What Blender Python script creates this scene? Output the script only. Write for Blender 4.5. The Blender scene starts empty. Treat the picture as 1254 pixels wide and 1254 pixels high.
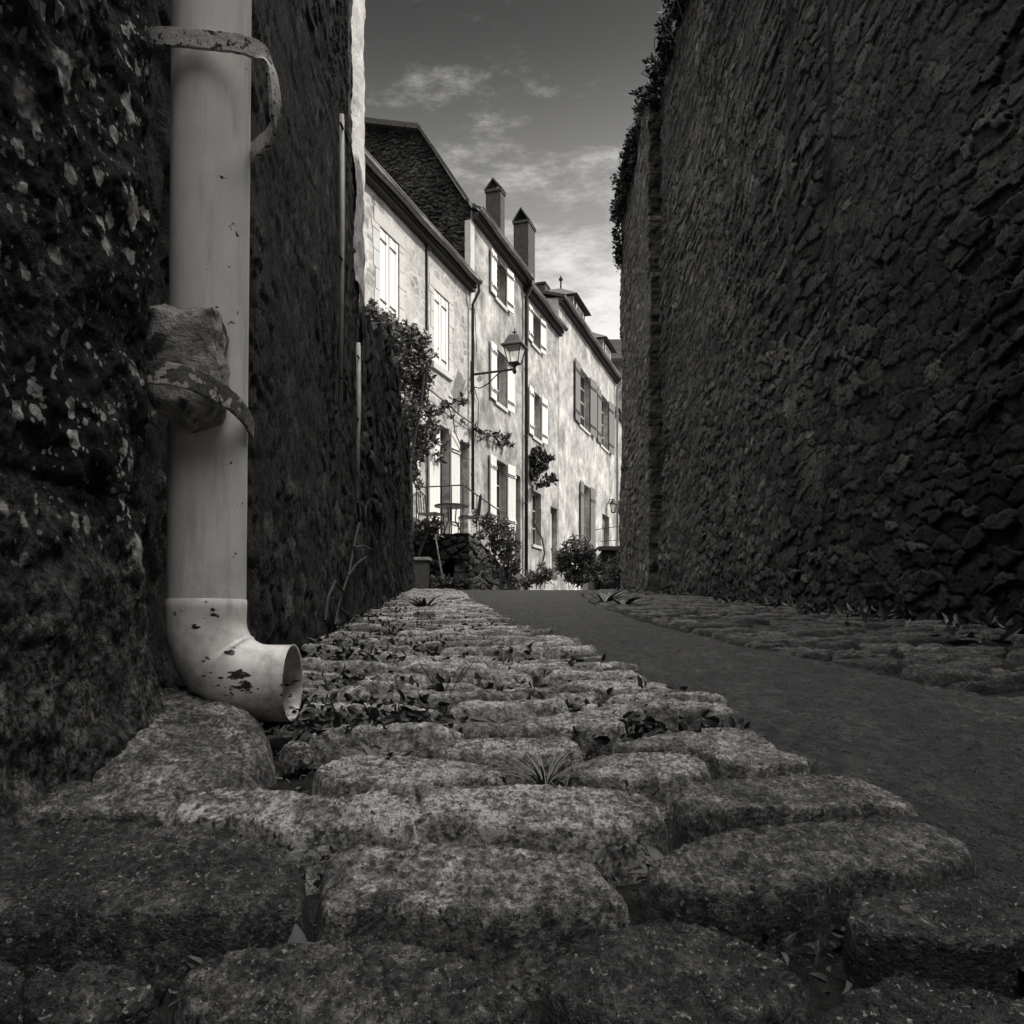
import bpy, math, random
import numpy as np
from mathutils import Vector
random.seed(7)
RNG = np.random.default_rng(11)
S = bpy.context.scene
COL = S.collection
PI = math.pi
TINT = (1.0, 0.968, 0.928)

# ------------------------------------------------------------------ camera geometry
F, CX, HY, CAMH = 1000.0, 627.0, 760.0, 0.19      # focal length and horizon of the photograph, in its pixels

def at(x, y, Y):
    return np.array([(x - CX) / F * Y, Y, (HY - y) / F * Y])

def G(Y):
    """ground height along the street, camera eye level is z = 0"""
    Y = np.asarray(Y, float)
    t = np.clip(Y, None, 10.5)
    e = np.clip(Y - 10.5, 0, 5.0)
    far = np.clip(Y - 15.5, 0, None)
    return -CAMH + .055 * t + .055 * (e - e * e / 10.0) + 0.0 * far

def interp(pts):
    xs = [p[0] for p in pts]; ys = [p[1] for p in pts]
    return lambda v: np.interp(v, xs, ys)

XL = interp([(.0, .30), (.50, .30), (.60, .315), (.77, .325), (1.02, .31), (1.31, .292), (2.22, .162), (4, -.08), (6.3, -.33), (9, -.55), (12, -.9), (13.5, -1.5), (16, -2.4), (40, -2.4)])
XR = interp([(0, 1.0), (1.26, .79), (2, .69), (3.5, .60), (5.7, .56), (9, .75), (11, 1.05), (13, 1.6), (20, 4.2), (40, 11)])
def WL(Y): return -.39 - .095 * Y                      # face of the house on the left
XRW = 1.79                                             # face of the tall wall on the right

# ------------------------------------------------------------------ numpy noise
def _h(i, j, k, seed):
    n = (i.astype(np.int64) * 374761393 + j.astype(np.int64) * 668265263 + k.astype(np.int64) * 2147483647 + seed * 1274126177) & 0xffffffff
    n = ((n ^ (n >> 13)) * 1274126177) & 0xffffffff
    n = ((n ^ (n >> 16)) * 2246822519) & 0xffffffff
    n = n ^ (n >> 15)
    return (n & 0xffffff).astype(np.float64) / 0xffffff

def vnoise(p, seed=0):
    p = np.asarray(p, float)
    i = np.floor(p).astype(np.int64); f = p - i
    w = f * f * f * (f * (f * 6 - 15) + 10)
    r = 0
    for a in (0, 1):
        for b in (0, 1):
            for c in (0, 1):
                r = r + _h(i[:, 0] + a, i[:, 1] + b, i[:, 2] + c, seed) * \
                    (w[:, 0] if a else 1 - w[:, 0]) * (w[:, 1] if b else 1 - w[:, 1]) * (w[:, 2] if c else 1 - w[:, 2])
    return r * 2 - 1

def fbm(p, scale, octaves=4, seed=0, gain=.5):
    p = np.asarray(p, float) * scale
    s = 0; a = 1; t = 0
    for o in range(octaves):
        s = s + a * vnoise(p + 17.3 * o, seed + o); t += a
        a *= gain; p = p * 2.03
    return s / t

def sstep(a, b, x):
    t = np.clip((x - a) / (b - a), 0, 1); return t * t * (3 - 2 * t)

# ------------------------------------------------------------------ objects
def tag(o, label=None, cat=None, group=None, kind=None):
    if label: o['label'] = label
    if cat: o['category'] = cat
    if group: o['group'] = group
    if kind: o['kind'] = kind
    return o

def thing(name, loc, label, cat, group=None):
    o = bpy.data.objects.new(name, None); COL.objects.link(o)
    o.location = tuple(float(v) for v in loc); o.empty_display_size = .1
    return tag(o, label, cat, group)

def link(name, me, m, parent=None):
    o = bpy.data.objects.new(name, me); COL.objects.link(o)
    if m: me.materials.append(m)
    if parent is not None:
        o.parent = parent
        w = Vector((0, 0, 0)); q = parent
        while q is not None:
            w += q.location; q = q.parent
        o.location = -w                                   # meshes are written in world coordinates
    return o

def mesh_np(name, V, Fc, m, parent=None, smooth=True, attrs=None):
    V = np.asarray(V, np.float32); Fc = np.asarray(Fc, np.int32)
    me = bpy.data.meshes.new(name)
    n = Fc.shape[1]
    me.vertices.add(len(V)); me.vertices.foreach_set('co', V.ravel())
    me.loops.add(Fc.size); me.loops.foreach_set('vertex_index', Fc.ravel())
    me.polygons.add(len(Fc))
    me.polygons.foreach_set('loop_start', np.arange(0, Fc.size, n, dtype=np.int32))
    me.polygons.foreach_set('use_smooth', np.full(len(Fc), smooth))
    for k, a in (attrs or {}).items():
        at_ = me.attributes.new(k, 'FLOAT', 'POINT')
        at_.data.foreach_set('value', np.asarray(a, np.float32))
    me.update(calc_edges=True); me.validate()
    return link(name, me, m, parent)

class MB:
    def __init__(s): s.v = []; s.f = []; s.t = []
    def add(s, vs, fs, tone=1.0):
        b = len(s.v); s.v += [tuple(float(c) for c in p) for p in vs]; s.f += [tuple(b + i for i in f) for f in fs]
        s.t += [tone] * len(vs)
    def hexa(s, p, tone=1.0):                              # 8 corners: bottom loop, top loop
        s.add(p, [(3, 2, 1, 0), (4, 5, 6, 7), (0, 1, 5, 4), (1, 2, 6, 5), (2, 3, 7, 6), (3, 0, 4, 7)], tone)
    def box(s, x0, x1, y0, y1, z0, z1, tone=1.0):
        s.hexa([(x0, y0, z0), (x1, y0, z0), (x1, y1, z0), (x0, y1, z0), (x0, y0, z1), (x1, y0, z1), (x1, y1, z1), (x0, y1, z1)], tone)
    def tube(s, pts, r, n=8, cap=True):
        pts = [np.array(p, float) for p in pts]
        rs = r if hasattr(r, '__len__') else [r] * len(pts)
        rings = []; ref = None
        for i, p in enumerate(pts):
            t = pts[min(i + 1, len(pts) - 1)] - pts[max(i - 1, 0)]
            t = t / (np.linalg.norm(t) + 1e-12)
            if ref is None:
                ref = np.cross(t, (0, 0, 1.0) if abs(t[2]) < .9 else (1.0, 0, 0))
            a = ref - t * ref.dot(t); a /= np.linalg.norm(a) + 1e-12; ref = a
            b = np.cross(t, a)
            rings.append([p + rs[i] * (math.cos(2 * PI * k / n) * a + math.sin(2 * PI * k / n) * b) for k in range(n)])
        vs = [q for rg in rings for q in rg]; fs = []
        for i in range(len(pts) - 1):
            for k in range(n):
                fs.append((i * n + k, i * n + (k + 1) % n, (i + 1) * n + (k + 1) % n, (i + 1) * n + k))
        if cap:
            fs.append(tuple(range(n - 1, -1, -1))); fs.append(tuple((len(pts) - 1) * n + k for k in range(n)))
        s.add(vs, fs)
    def build(s, name, m, parent=None, smooth=False, bevel=0, tone=False):
        me = bpy.data.meshes.new(name); me.from_pydata(s.v, [], s.f)
        if smooth:
            me.polygons.foreach_set('use_smooth', [True] * len(me.polygons))
        if tone:
            a = me.attributes.new('tone', 'FLOAT', 'POINT'); a.data.foreach_set('value', s.t)
        me.update(); o = link(name, me, m, parent)
        if bevel:
            b = o.modifiers.new('bevel', 'BEVEL'); b.width = bevel; b.segments = 2; b.limit_method = 'ANGLE'
        return o

# ------------------------------------------------------------------ materials
class NT:
    def __init__(s, m): s.t = m.node_tree; s.n = s.t.nodes; s.l = s.t.links
    def new(s, typ, ins=None, **kw):
        n = s.n.new(typ)
        for k, v in kw.items(): setattr(n, k, v)
        for k, v in (ins or {}).items():
            if hasattr(v, 'is_output'): s.l.new(v, n.inputs[k])
            else: n.inputs[k].default_value = v
        return n
    def math(s, op, a, b=None, c=None, clamp=False):
        ins = {0: a}
        if b is not None: ins[1] = b
        if c is not None: ins[2] = c
        n = s.new('ShaderNodeMath', ins, operation=op); n.use_clamp = clamp
        return n.outputs[0]
    def rng(s, v, a, b, c, d, smooth=False):
        n = s.new('ShaderNodeMapRange', {0: v, 1: a, 2: b, 3: c, 4: d})
        if smooth: n.interpolation_type = 'SMOOTHSTEP'
        return n.outputs[0]
    def noise(s, vec, scale, detail=5, rough=.6):
        return s.new('ShaderNodeTexNoise', {'Vector': vec, 'Scale': scale, 'Detail': detail, 'Roughness': rough}).outputs[0]

def grain_hook(T, co, c):
    """every stone has its own grain: shifted noise, its own amount of dark veins and chips"""
    rnd_ = T.new('ShaderNodeObjectInfo').outputs['Random']
    off = T.new('ShaderNodeVectorMath', {0: co, 1: T.new('ShaderNodeCombineXYZ', {0: T.math('MULTIPLY', rnd_, 31.0), 1: T.math('MULTIPLY', rnd_, 17.0), 2: 0.0}).outputs[0]}, operation='ADD').outputs[0]
    v = T.rng(T.math('ABSOLUTE', T.math('SUBTRACT', T.noise(off, 13, 6, .6), .5)), 0, .02, .35, 1)
    v = T.math('MAXIMUM', v, T.rng(T.noise(off, 7, 2, .5), .42, .5, 0, 1))
    c = T.math('MULTIPLY', c, v)
    p = T.rng(T.noise(off, 30, 5, .6), .60, .64, 0, 1)
    p = T.math('MULTIPLY', p, T.rng(rnd_, .2, 1, .1, .8))
    return T.math('MULTIPLY', c, T.math('SUBTRACT', 1.0, T.math('MULTIPLY', p, .75)))

def mat(name, v, rough=.9, var=(), bump=(), tone=False, spots=(), spec=.25, stretch=None, metal=0, hook=None, dist=.01):
    """v base value; var (scale, amount, detail); bump (scale, strength, detail); spots (scale, lo, hi, value, detail)"""
    m = bpy.data.materials.new(name); m.use_nodes = True
    T = NT(m); bs = T.n['Principled BSDF']
    co = T.new('ShaderNodeTexCoord').outputs['Object']
    sv = co
    if stretch:
        sv = T.new('ShaderNodeMapping', {'Vector': co, 'Scale': stretch}).outputs[0]
    c = T.new('ShaderNodeValue'); c.outputs[0].default_value = v; c = c.outputs[0]
    for sc, am, de, *sp in var:
        sp = sp[0] if sp else .22
        c = T.math('MULTIPLY', c, T.rng(T.noise(sv, sc, de, .65), .5 - sp, .5 + sp, 1 - am, 1 + am))
    if tone:
        c = T.math('MULTIPLY', c, T.new('ShaderNodeAttribute', attribute_name='tone').outputs['Fac'])
    for sc, lo, hi, val, de in spots:
        k = T.rng(T.noise(sv, sc, de, .6), lo, hi, 0, 1)
        c = T.math('ADD', T.math('MULTIPLY', c, T.math('SUBTRACT', 1.0, k)), T.math('MULTIPLY', k, val))
    if hook: c = hook(T, co, c)
    c = T.math('MAXIMUM', c, .004); c = T.math('MINIMUM', c, .86)
    col = T.new('ShaderNodeCombineColor', {0: T.math('MULTIPLY', c, TINT[0]), 1: T.math('MULTIPLY', c, TINT[1]), 2: T.math('MULTIPLY', c, TINT[2])}).outputs[0]
    T.l.new(col, bs.inputs['Base Color'])
    bs.inputs['Roughness'].default_value = rough
    bs.inputs['Specular IOR Level'].default_value = spec
    bs.inputs['Metallic'].default_value = metal
    nrm = None
    for sc, st, de in bump:
        b = T.new('ShaderNodeBump', {'Height': T.noise(sv, sc, de, .7), 'Strength': st, 'Distance': dist})
        if nrm is not None: T.l.new(nrm, b.inputs['Normal'])
        nrm = b.outputs[0]
    if nrm is not None: T.l.new(nrm, bs.inputs['Normal'])
    return m

def plaster_hook(stain_shade, seed, zlo, zhi):
    """patchy old lime render: big pale patches, rain streaks, exposed stone with its own colour"""
    def hook(T, co, c):
        off = T.new('ShaderNodeMapping', {'Vector': co, 'Location': (seed, seed * .7, 0)}).outputs[0]
        big = T.noise(off, 1.1, 7, .68)
        c = T.math('MULTIPLY', c, T.rng(big, .38, .62, 1 - stain_shade, 1 + stain_shade * .35))
        st = T.new('ShaderNodeMapping', {'Vector': off, 'Scale': (5, 5, .35)}).outputs[0]
        c = T.math('MULTIPLY', c, T.rng(T.noise(st, .8, 5, .6), .5, .8, 1, 1 - stain_shade * .8))
        v = T.new('ShaderNodeTexVoronoi', {'Vector': T.new('ShaderNodeMapping', {'Vector': off, 'Scale': (1, 1, 1.6)}).outputs[0], 'Scale': 2.6}, feature='DISTANCE_TO_EDGE')
        k = T.rng(T.noise(off, 1.4, 5, .7), .56, .62, 0, .5)
        edge = T.rng(v.outputs['Distance'], 0, .1, .5, 1)
        c = T.math('MULTIPLY', c, T.math('ADD', T.math('SUBTRACT', 1.0, k), T.math('MULTIPLY', k, edge)))
        return c
    return hook

def rubble_hook(T, co, c):
    """house one: rubble stones of many greys set in pale lime mortar"""
    w = T.new('ShaderNodeVectorMath', {0: co, 1: T.new('ShaderNodeVectorMath', {0: T.new('ShaderNodeTexNoise', {'Vector': co, 'Scale': 5.0}).outputs['Color'], 'Scale': .16}, operation='SCALE').outputs[0]}, operation='ADD').outputs[0]
    mp = T.new('ShaderNodeMapping', {'Vector': w, 'Scale': (1, .8, 1.5)}).outputs[0]
    v = T.new('ShaderNodeTexVoronoi', {'Vector': mp, 'Scale': 3.6})
    e = T.new('ShaderNodeTexVoronoi', {'Vector': mp, 'Scale': 3.6}, feature='DISTANCE_TO_EDGE')
    sc = T.new('ShaderNodeSeparateColor', {0: v.outputs['Color']}).outputs[0]
    stone = T.rng(sc, 0, 1, .22, .46)
    stone = T.math('MULTIPLY', stone, T.rng(T.noise(co, 14, 4), .3, .7, .75, 1.2))
    k = T.rng(T.math('ADD', e.outputs['Distance'], T.math('MULTIPLY', T.noise(co, 9, 4), .1)), .06, .2, 0, 1)
    cover = T.rng(T.noise(co, 1.1, 5, .6), .47, .6, 1, .12)
    k = T.math('MULTIPLY', k, cover)
    return T.math('ADD', T.math('MULTIPLY', c, T.math('SUBTRACT', 1.0, k)), T.math('MULTIPLY', stone, k))

def lichen_hook(T, co, c):
    w = T.new('ShaderNodeVectorMath', {0: co, 1: T.new('ShaderNodeVectorMath', {0: T.new('ShaderNodeTexNoise', {'Vector': co, 'Scale': 60.0, 'Detail': 3.0}).outputs['Color'], 'Scale': .022}, operation='SCALE').outputs[0]}, operation='ADD').outputs[0]
    out = c
    for sc, lo, hi, val, thr in ((15, .36, .31, .84, .60), (40, .36, .30, .8, .58), (110, .36, .3, .6, .66)):
        v = T.new('ShaderNodeTexVoronoi', {'Vector': w, 'Scale': sc})
        pick = T.new('ShaderNodeSeparateColor', {0: v.outputs['Color']}).outputs[1]
        k = T.math('MULTIPLY', T.rng(v.outputs['Distance'], lo, hi, 0, 1), T.math('GREATER_THAN', pick, thr))
        zz = T.new('ShaderNodeSeparateXYZ', {0: co}).outputs[2]
        k = T.math('MULTIPLY', k, T.rng(zz, .03, .10, 0, 1))
        k = T.math('MULTIPLY', k, T.rng(T.noise(co, 6, 3), .36, .5, .35, 1))
        k = T.math('MULTIPLY', k, T.rng(T.noise(co, 90, 3), .3, .55, .35, 1))
        out = T.math('ADD', T.math('MULTIPLY', out, T.math('SUBTRACT', 1.0, k)), T.math('MULTIPLY', k, val))
    return out

def pipe_hook(T, co, c):
    """chipped paint: many chips round the elbow, few above"""
    z = T.new('ShaderNodeSeparateXYZ', {0: co}).outputs[2]
    wear = T.rng(z, -.13, .04, .135, -.012)
    wear2 = T.math('MULTIPLY', T.rng(z, .03, .09, .03, 0), T.rng(z, .02, .03, 0, 1))
    st = T.new('ShaderNodeMapping', {'Vector': co, 'Rotation': (0, .5, 0), 'Scale': (.75, 1, 1.5)}).outputs[0]
    n = T.math('ADD', T.noise(st, 52, 5, .62), T.math('MULTIPLY', T.math('SUBTRACT', T.noise(co, 17, 3, .55), .5), .6))
    k = T.rng(T.math('ADD', n, T.math('ADD', wear, wear2)), .695, .715, 0, 1)
    k2 = T.rng(T.noise(co, 260, 2, .5), .765, .78, 0, .7)
    k = T.math('MAXIMUM', k, k2)
    c = T.math('MULTIPLY', c, T.rng(T.noise(T.new('ShaderNodeMapping', {'Vector': co, 'Scale': (6, 6, 1)}).outputs[0], 7, 4), .3, .7, .9, 1.06))
    gst = T.new('ShaderNodeMapping', {'Vector': co, 'Scale': (1, 1, .12)}).outputs[0]
    c = T.math('MULTIPLY', c, T.rng(T.noise(gst, 42, 5, .65), .52, .74, 1, .66))
    gr = T.math('MULTIPLY', T.rng(T.noise(co, 26, 6, .7), .44, .62, 0, .5), T.rng(z, -.10, .10, 1, .12))
    c = T.math('MULTIPLY', c, T.math('SUBTRACT', 1.0, gr))
    return T.math('ADD', T.math('MULTIPLY', c, T.math('SUBTRACT', 1.0, k)), T.math('MULTIPLY', k, .025))

M = {}
M['cobble'] = mat('cobble', .25, .5, [(9, .3, 4, .15), (24, .5, 6, .11), (55, .35, 5, .14), (120, .7, 4, .13), (280, .6, 2, .14)], [(60, .7, 6), (190, 1, 5), (420, 1, 3)], tone=True, spots=[(300, .63, .68, .42, 2), (170, .61, .66, .03, 3)], spec=.45, dist=.012, stretch=(1, .6, 1), hook=grain_hook)
M['sett'] = mat('sett', .25, .42, [(7, .35, 4), (45, .6, 5, .14), (130, .7, 3, .14)], [(28, .7, 6), (90, 1, 5), (240, .8, 3)], tone=True, spots=[(90, .62, .68, .04, 4)], spec=.5, dist=.018, stretch=(1, .6, 1))
M['soil'] = mat('soil', .022, .95, [(12, .4, 5), (120, .5, 4)], [(40, .8, 5), (200, .7, 3)], spec=.1)
M['asphalt'] = mat('asphalt', .017, .62, [(3, .4, 5, .15), (14, .45, 5, .12), (40, .8, 4, .12), (110, .8, 3, .12)], [(110, .7, 3), (260, 1, 2)], spots=[(230, .66, .7, .06, 1), (70, .60, .66, .006, 3)], spec=.45, dist=.009, stretch=(1, .5, 1))
M['ground'] = mat('ground', .10, .95, [(2, .3, 5), (30, .35, 4)], [(30, .5, 5)], spec=.1)
M['rubble'] = mat('rubble', .043, .82, [(.55, .45, 6, .15), (2.2, .3, 5), (14, .45, 5, .15), (60, .6, 4, .14)], [(22, .5, 6), (75, .75, 5), (260, .5, 3)], tone=True, spec=.2, dist=.014)
M['rubble_pale'] = mat('rubble_pale', .095, .9, [(2.2, .25, 5), (14, .3, 5), (60, .3, 4)], [(22, .5, 6), (75, .7, 5)], tone=True, spec=.2, dist=.014)
M['harl'] = mat('harl', .045, .88, [(4, .4, 5, .16), (24, .55, 5, .14), (110, .7, 3, .14)], [(16, .5, 6), (60, 1, 5), (220, .8, 3)], tone=True, spec=.2, dist=.012)
M['pillar'] = mat('pillar', .085, .8, [(9, .4, 5, .16), (45, .6, 5, .14), (170, .85, 3, .13)], [(45, .7, 6), (160, 1, 5), (420, .9, 3)], tone=True, hook=lichen_hook, spec=.2, dist=.008)
M['pale_edge'] = mat('pale_edge', .5, .9, [(10, .25, 5), (60, .2, 4)], [(25, .5, 5), (90, .5, 3)])  # pale colour stands for sunlight on the house corner
M['pipe'] = mat('pipe', .76, .42, [(4, .04, 3)], [(9, .05, 3), (300, .04, 2)], hook=pipe_hook, spec=.4)
M['strap'] = mat('strap', .46, .6, [(30, .2, 4)], [(90, .3, 4)], spots=[(120, .57, .6, .03, 4)], spec=.4)
M['strap_dark'] = mat('strap_dark', .10, .6, [(30, .4, 4)], [(90, .3, 4)], spots=[(55, .55, .58, .5, 4), (200, .6, .63, .02, 3)], spec=.4)
M['rustdark'] = mat('rustdark', .02, .8, [(40, .4, 4)], [(90, .3, 3)])
M['wedge'] = mat('wedge', .30, .85, [(14, .5, 5), (60, .6, 5)], [(35, .8, 6), (120, .8, 4)], spots=[(24, .58, .64, .05, 5)], spec=.3, dist=.008)
M['conduit'] = mat('conduit', .42, .6, [(20, .2, 3)], [(60, .1, 3)])
M['plaster_a'] = mat('plaster_a', .52, .9, [(3.2, .22, 6, .12), (24, .1, 5)], [(6, .25, 6), (45, .3, 4)], hook=rubble_hook, dist=.02)
M['plaster_b'] = mat('plaster_b', .45, .9, [(3.4, .25, 6, .12), (9, .12, 5), (60, .08, 3)], [(5, .3, 6), (40, .25, 4)], hook=plaster_hook(.55, 3.1, 0, 10), dist=.02)
M['plaster_c'] = mat('plaster_c', .48, .9, [(3.4, .25, 6, .12), (9, .12, 5), (60, .08, 3)], [(5, .3, 6), (40, .25, 4)], hook=plaster_hook(.5, 9.7, 0, 10), dist=.02)
M['plaster_d'] = mat('plaster_d', .53, .9, [(2.6, .25, 6, .12), (7, .13, 5), (60, .08, 3)], [(4, .4, 6), (30, .3, 4)], hook=plaster_hook(.46, 21.3, 0, 10), dist=.03)
M['ashlar'] = mat('ashlar', .56, .9, [(5, .12, 4), (40, .12, 4)], [(30, .3, 4)])
M['white_paint'] = mat('white_paint', .76, .6, [(8, .06, 4)], [(50, .06, 3)], stretch=(1, 1, .1))
M['white_dull'] = mat('white_dull', .62, .7, [(8, .12, 4), (50, .08, 3)], [(50, .1, 3)], stretch=(1, 1, .12))
M['grey_paint'] = mat('grey_paint', .17, .65, [(8, .15, 4)], [(50, .1, 3)], stretch=(1, 1, .12))
M['iron'] = mat('iron', .02, .5, [(30, .3, 3)], [(60, .1, 3)], spec=.4)
M['zinc'] = mat('zinc', .2, .42, [(6, .3, 4)], [(20, .08, 3)], metal=.4)
M['zinc_dark'] = mat('zinc_dark', .05, .5, [(6, .3, 4)], [(20, .08, 3)])
M['slate'] = mat('slate', .06, .7, [(5, .3, 4), (40, .25, 3)], [(14, .4, 5)], stretch=(1, 1, 2))
M['wood_dark'] = mat('wood_dark', .045, .8, [(12, .3, 4)], [(40, .3, 4)])
M['wood_mid'] = mat('wood_mid', .16, .8, [(12, .3, 4)], [(40, .3, 4)])
M['brick_dark'] = mat('brick_dark', .065, .9, [(8, .35, 5), (50, .3, 3)], [(22, .5, 5)])
M['leaf'] = mat('leaf', .085, .55, [(3, .4, 3), (30, .3, 2)], tone=True, spec=.35)
M['leaf_pale'] = mat('leaf_pale', .15, .6, [(3, .4, 3), (30, .3, 2)], tone=True, spec=.3)
M['leaf_dark'] = mat('leaf_dark', .035, .55, [(20, .4, 3)], tone=True, spec=.35)
M['stem'] = mat('stem', .05, .8, [(30, .3, 3)], [(60, .3, 3)])
M['clay'] = mat('clay', .09, .8, [(12, .25, 4)], [(40, .2, 4)])
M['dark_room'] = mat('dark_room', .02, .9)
def glass_mat(name, v):
    m = mat(name, v, .12, spec=.5); return m
M['pane'] = glass_mat('pane', .018)
def clear_glass():
    m = bpy.data.materials.new('lamp_glass'); m.use_nodes = True
    T = NT(m); b = T.n['Principled BSDF']
    b.inputs['Base Color'].default_value = (.9, .88, .84, 1); b.inputs['Roughness'].default_value = .15
    b.inputs['Transmission Weight'].default_value = .85; b.inputs['IOR'].default_value = 1.05
    return m
M['lamp_glass'] = clear_glass()

# ------------------------------------------------------------------ stone walls
def stones(u, v, su, sv, seed, jit=.46):
    """one course-laid rubble pattern: distances to the nearest and second stone, a random per stone, offset inside it"""
    r = np.floor(v / sv)
    F1 = np.full(u.shape, 9.); F2 = np.full(u.shape, 9.); R = np.zeros(u.shape); DU = np.zeros(u.shape); DV = np.zeros(u.shape)
    z = np.zeros(u.shape)
    for dj in (-1, 0, 1):
        rr = r + dj
        stag = _h(rr, z, z, seed + 5) * 3
        ws = .6 + .9 * _h(rr, z + 3, z, seed + 6)
        xx = u / (su * ws) + stag
        c0 = np.floor(xx)
        for di in (-1, 0, 1):
            cx = c0 + di
            px = cx + .5 + (_h(cx, rr, z, seed) - .5) * 2 * jit
            py = rr + .5 + (_h(cx, rr, z + 1, seed) - .5) * 1.7 * jit
            dx = (xx - px) * 1.0; dy = (v / sv - py) * 1.0
            d = np.sqrt(dx * dx + dy * dy) * (.85 + .3 * _h(cx, rr, z + 4, seed))
            nr = _h(cx, rr, z + 2, seed)
            c = d < F1
            F2 = np.where(c, F1, np.minimum(F2, d))
            R = np.where(c, nr, R); DU = np.where(c, dx, DU); DV = np.where(c, dy, DV)
            F1 = np.where(c, d, F1)
    return F1, F2, R, DU, DV

def wall_mesh(name, P0, ud, nd, u0, u1, bottom, top, res, su, sv, depth, seed, m, parent, thick=.5, tone_lo=.55, tone_hi=1.5, bulge=.03, gap_tone=.3, extra=None, uvres=None, edge=.2, stain_shade=None):
    """a rubble wall: grid of real relief on the face, plain slab behind. bottom/top are functions of u"""
    ud = np.array(ud, float); nd = np.array(nd, float)
    nu = int((u1 - u0) / res) + 2; nv = int((np.max(top(np.linspace(u0, u1, 60))) - float(np.ravel(bottom(np.array([u0])))[0]) + .001) / (uvres or res)) + 2
    U = np.linspace(u0, u1, nu); T = np.linspace(0, 1, nv)
    UU, TT = np.meshgrid(U, T)
    B = bottom(UU); Z = B + (top(UU) - B) * TT
    u = UU.ravel(); z = Z.ravel()
    q = np.stack([u, z, np.full_like(u, seed * 3.7)], 1)
    u_, z_ = u, z
    u = u + .35 * fbm(q, .9, 2, seed + 20); z = z + .16 * fbm(q, 1.1, 2, seed + 21)
    wu = u + su * .24 * fbm(q, 2.4 / su, 3, seed + 1); wv = z + sv * .42 * fbm(q, 1.6 / su, 3, seed + 2)
    u, z = u_, z_
    F1, F2, R, DU, DV = stones(wu, wv, su, sv, seed)
    e = sstep(.0, edge, F2 - F1)
    R2 = (R * 7.13) % 1.0; R3 = (R * 13.7) % 1.0
    h = e * (.35 + 1.0 * R2) + e * ((R3 - .5) * DU * .8 + (R - .5) * DV * .8)
    patch = .45 + .55 * sstep(-.22, .12, fbm(q, 1.3, 4, seed + 30))
    h = h * depth * patch + depth * .38 * fbm(q, 1.7 / sv, 5, seed + 3, .7) + bulge * fbm(q, .5, 3, seed + 4)
    if extra is not None: h = h + extra(u, z)
    P = np.array(P0, float)[None] + u[:, None] * ud[None] + np.array([0, 0, 1.])[None] * z[:, None] + h[:, None] * nd[None]
    tone = (tone_lo + (tone_hi - tone_lo) * ((R * 3.31) % 1.0) + 1.1 * (((R * 17.9) % 1.0) > .93)) * (gap_tone + (1 - gap_tone) * sstep(0, .16, F2 - F1))
    if stain_shade: tone = tone * stain_shade(u, z, q)
    idx = np.arange(nu * nv).reshape(nv, nu)
    Fc = np.stack([idx[:-1, :-1], idx[:-1, 1:], idx[1:, 1:], idx[1:, :-1]], -1).reshape(-1, 4)
    # returns at the top and both ends run back into the wall
    V = [P]; FF = [Fc]; tn = [tone]; base = len(P)
    def skirt(ring, rev):
        nonlocal base
        a = ring; ns = 14
        for k in range(1, ns + 1):
            f = (k / ns) ** 1.3
            back = P[ring] - nd[None] * ((thick + h[ring][:, None]) * f)
            if k < ns:
                w = fbm(back, 1.6 / sv * .5, 4, seed + k % 2) * depth * 2.2
                back = back + ud[None] * w[:, None] + np.array([[0, 0, .3]]) * w[:, None]
            V.append(back); tn.append(tone[ring] * (.75 + .5 * np.clip(fbm(back, 9, 2, 3), -1, 1)))
            b = base + np.arange(len(ring))
            q4 = np.stack([a[:-1], a[1:], b[1:], b[:-1]], -1)
            FF.append(q4 if not rev else q4[:, ::-1]); base += len(ring); a = b
    skirt(idx[-1, :], False); skirt(idx[:, 0], False); skirt(idx[:, -1], True)
    V = np.concatenate(V); FF = np.concatenate(FF); tn = np.concatenate(tn)
    return mesh_np(name, V, FF, m, parent, attrs={'tone': tn})

# ------------------------------------------------------------------ ground, road, paving
def sheet(name, ys, xl, xr, nx, dz, m, kind='structure', amp=0, sc=1, seed=0, fine=None):
    ys = np.asarray(ys); V = []
    t = np.linspace(0, 1, nx)
    X = xl(ys)[:, None] + (xr(ys) - xl(ys))[:, None] * t[None]
    Y = np.repeat(ys[:, None], nx, 1)
    Z = G(Y) + dz
    P = np.stack([X.ravel(), Y.ravel(), Z.ravel()], 1)
    if amp: P[:, 2] += amp * fbm(P, sc, 4, seed)
    if fine: P[:, 2] += fine[0] * fbm(P, fine[1], 3, seed + 2)
    idx = np.arange(len(ys) * nx).reshape(len(ys), nx)
    Fc = np.stack([idx[:-1, :-1], idx[:-1, 1:], idx[1:, 1:], idx[1:, :-1]], -1).reshape(-1, 4)
    return tag(mesh_np(name, P, Fc, m), kind=kind)

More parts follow.
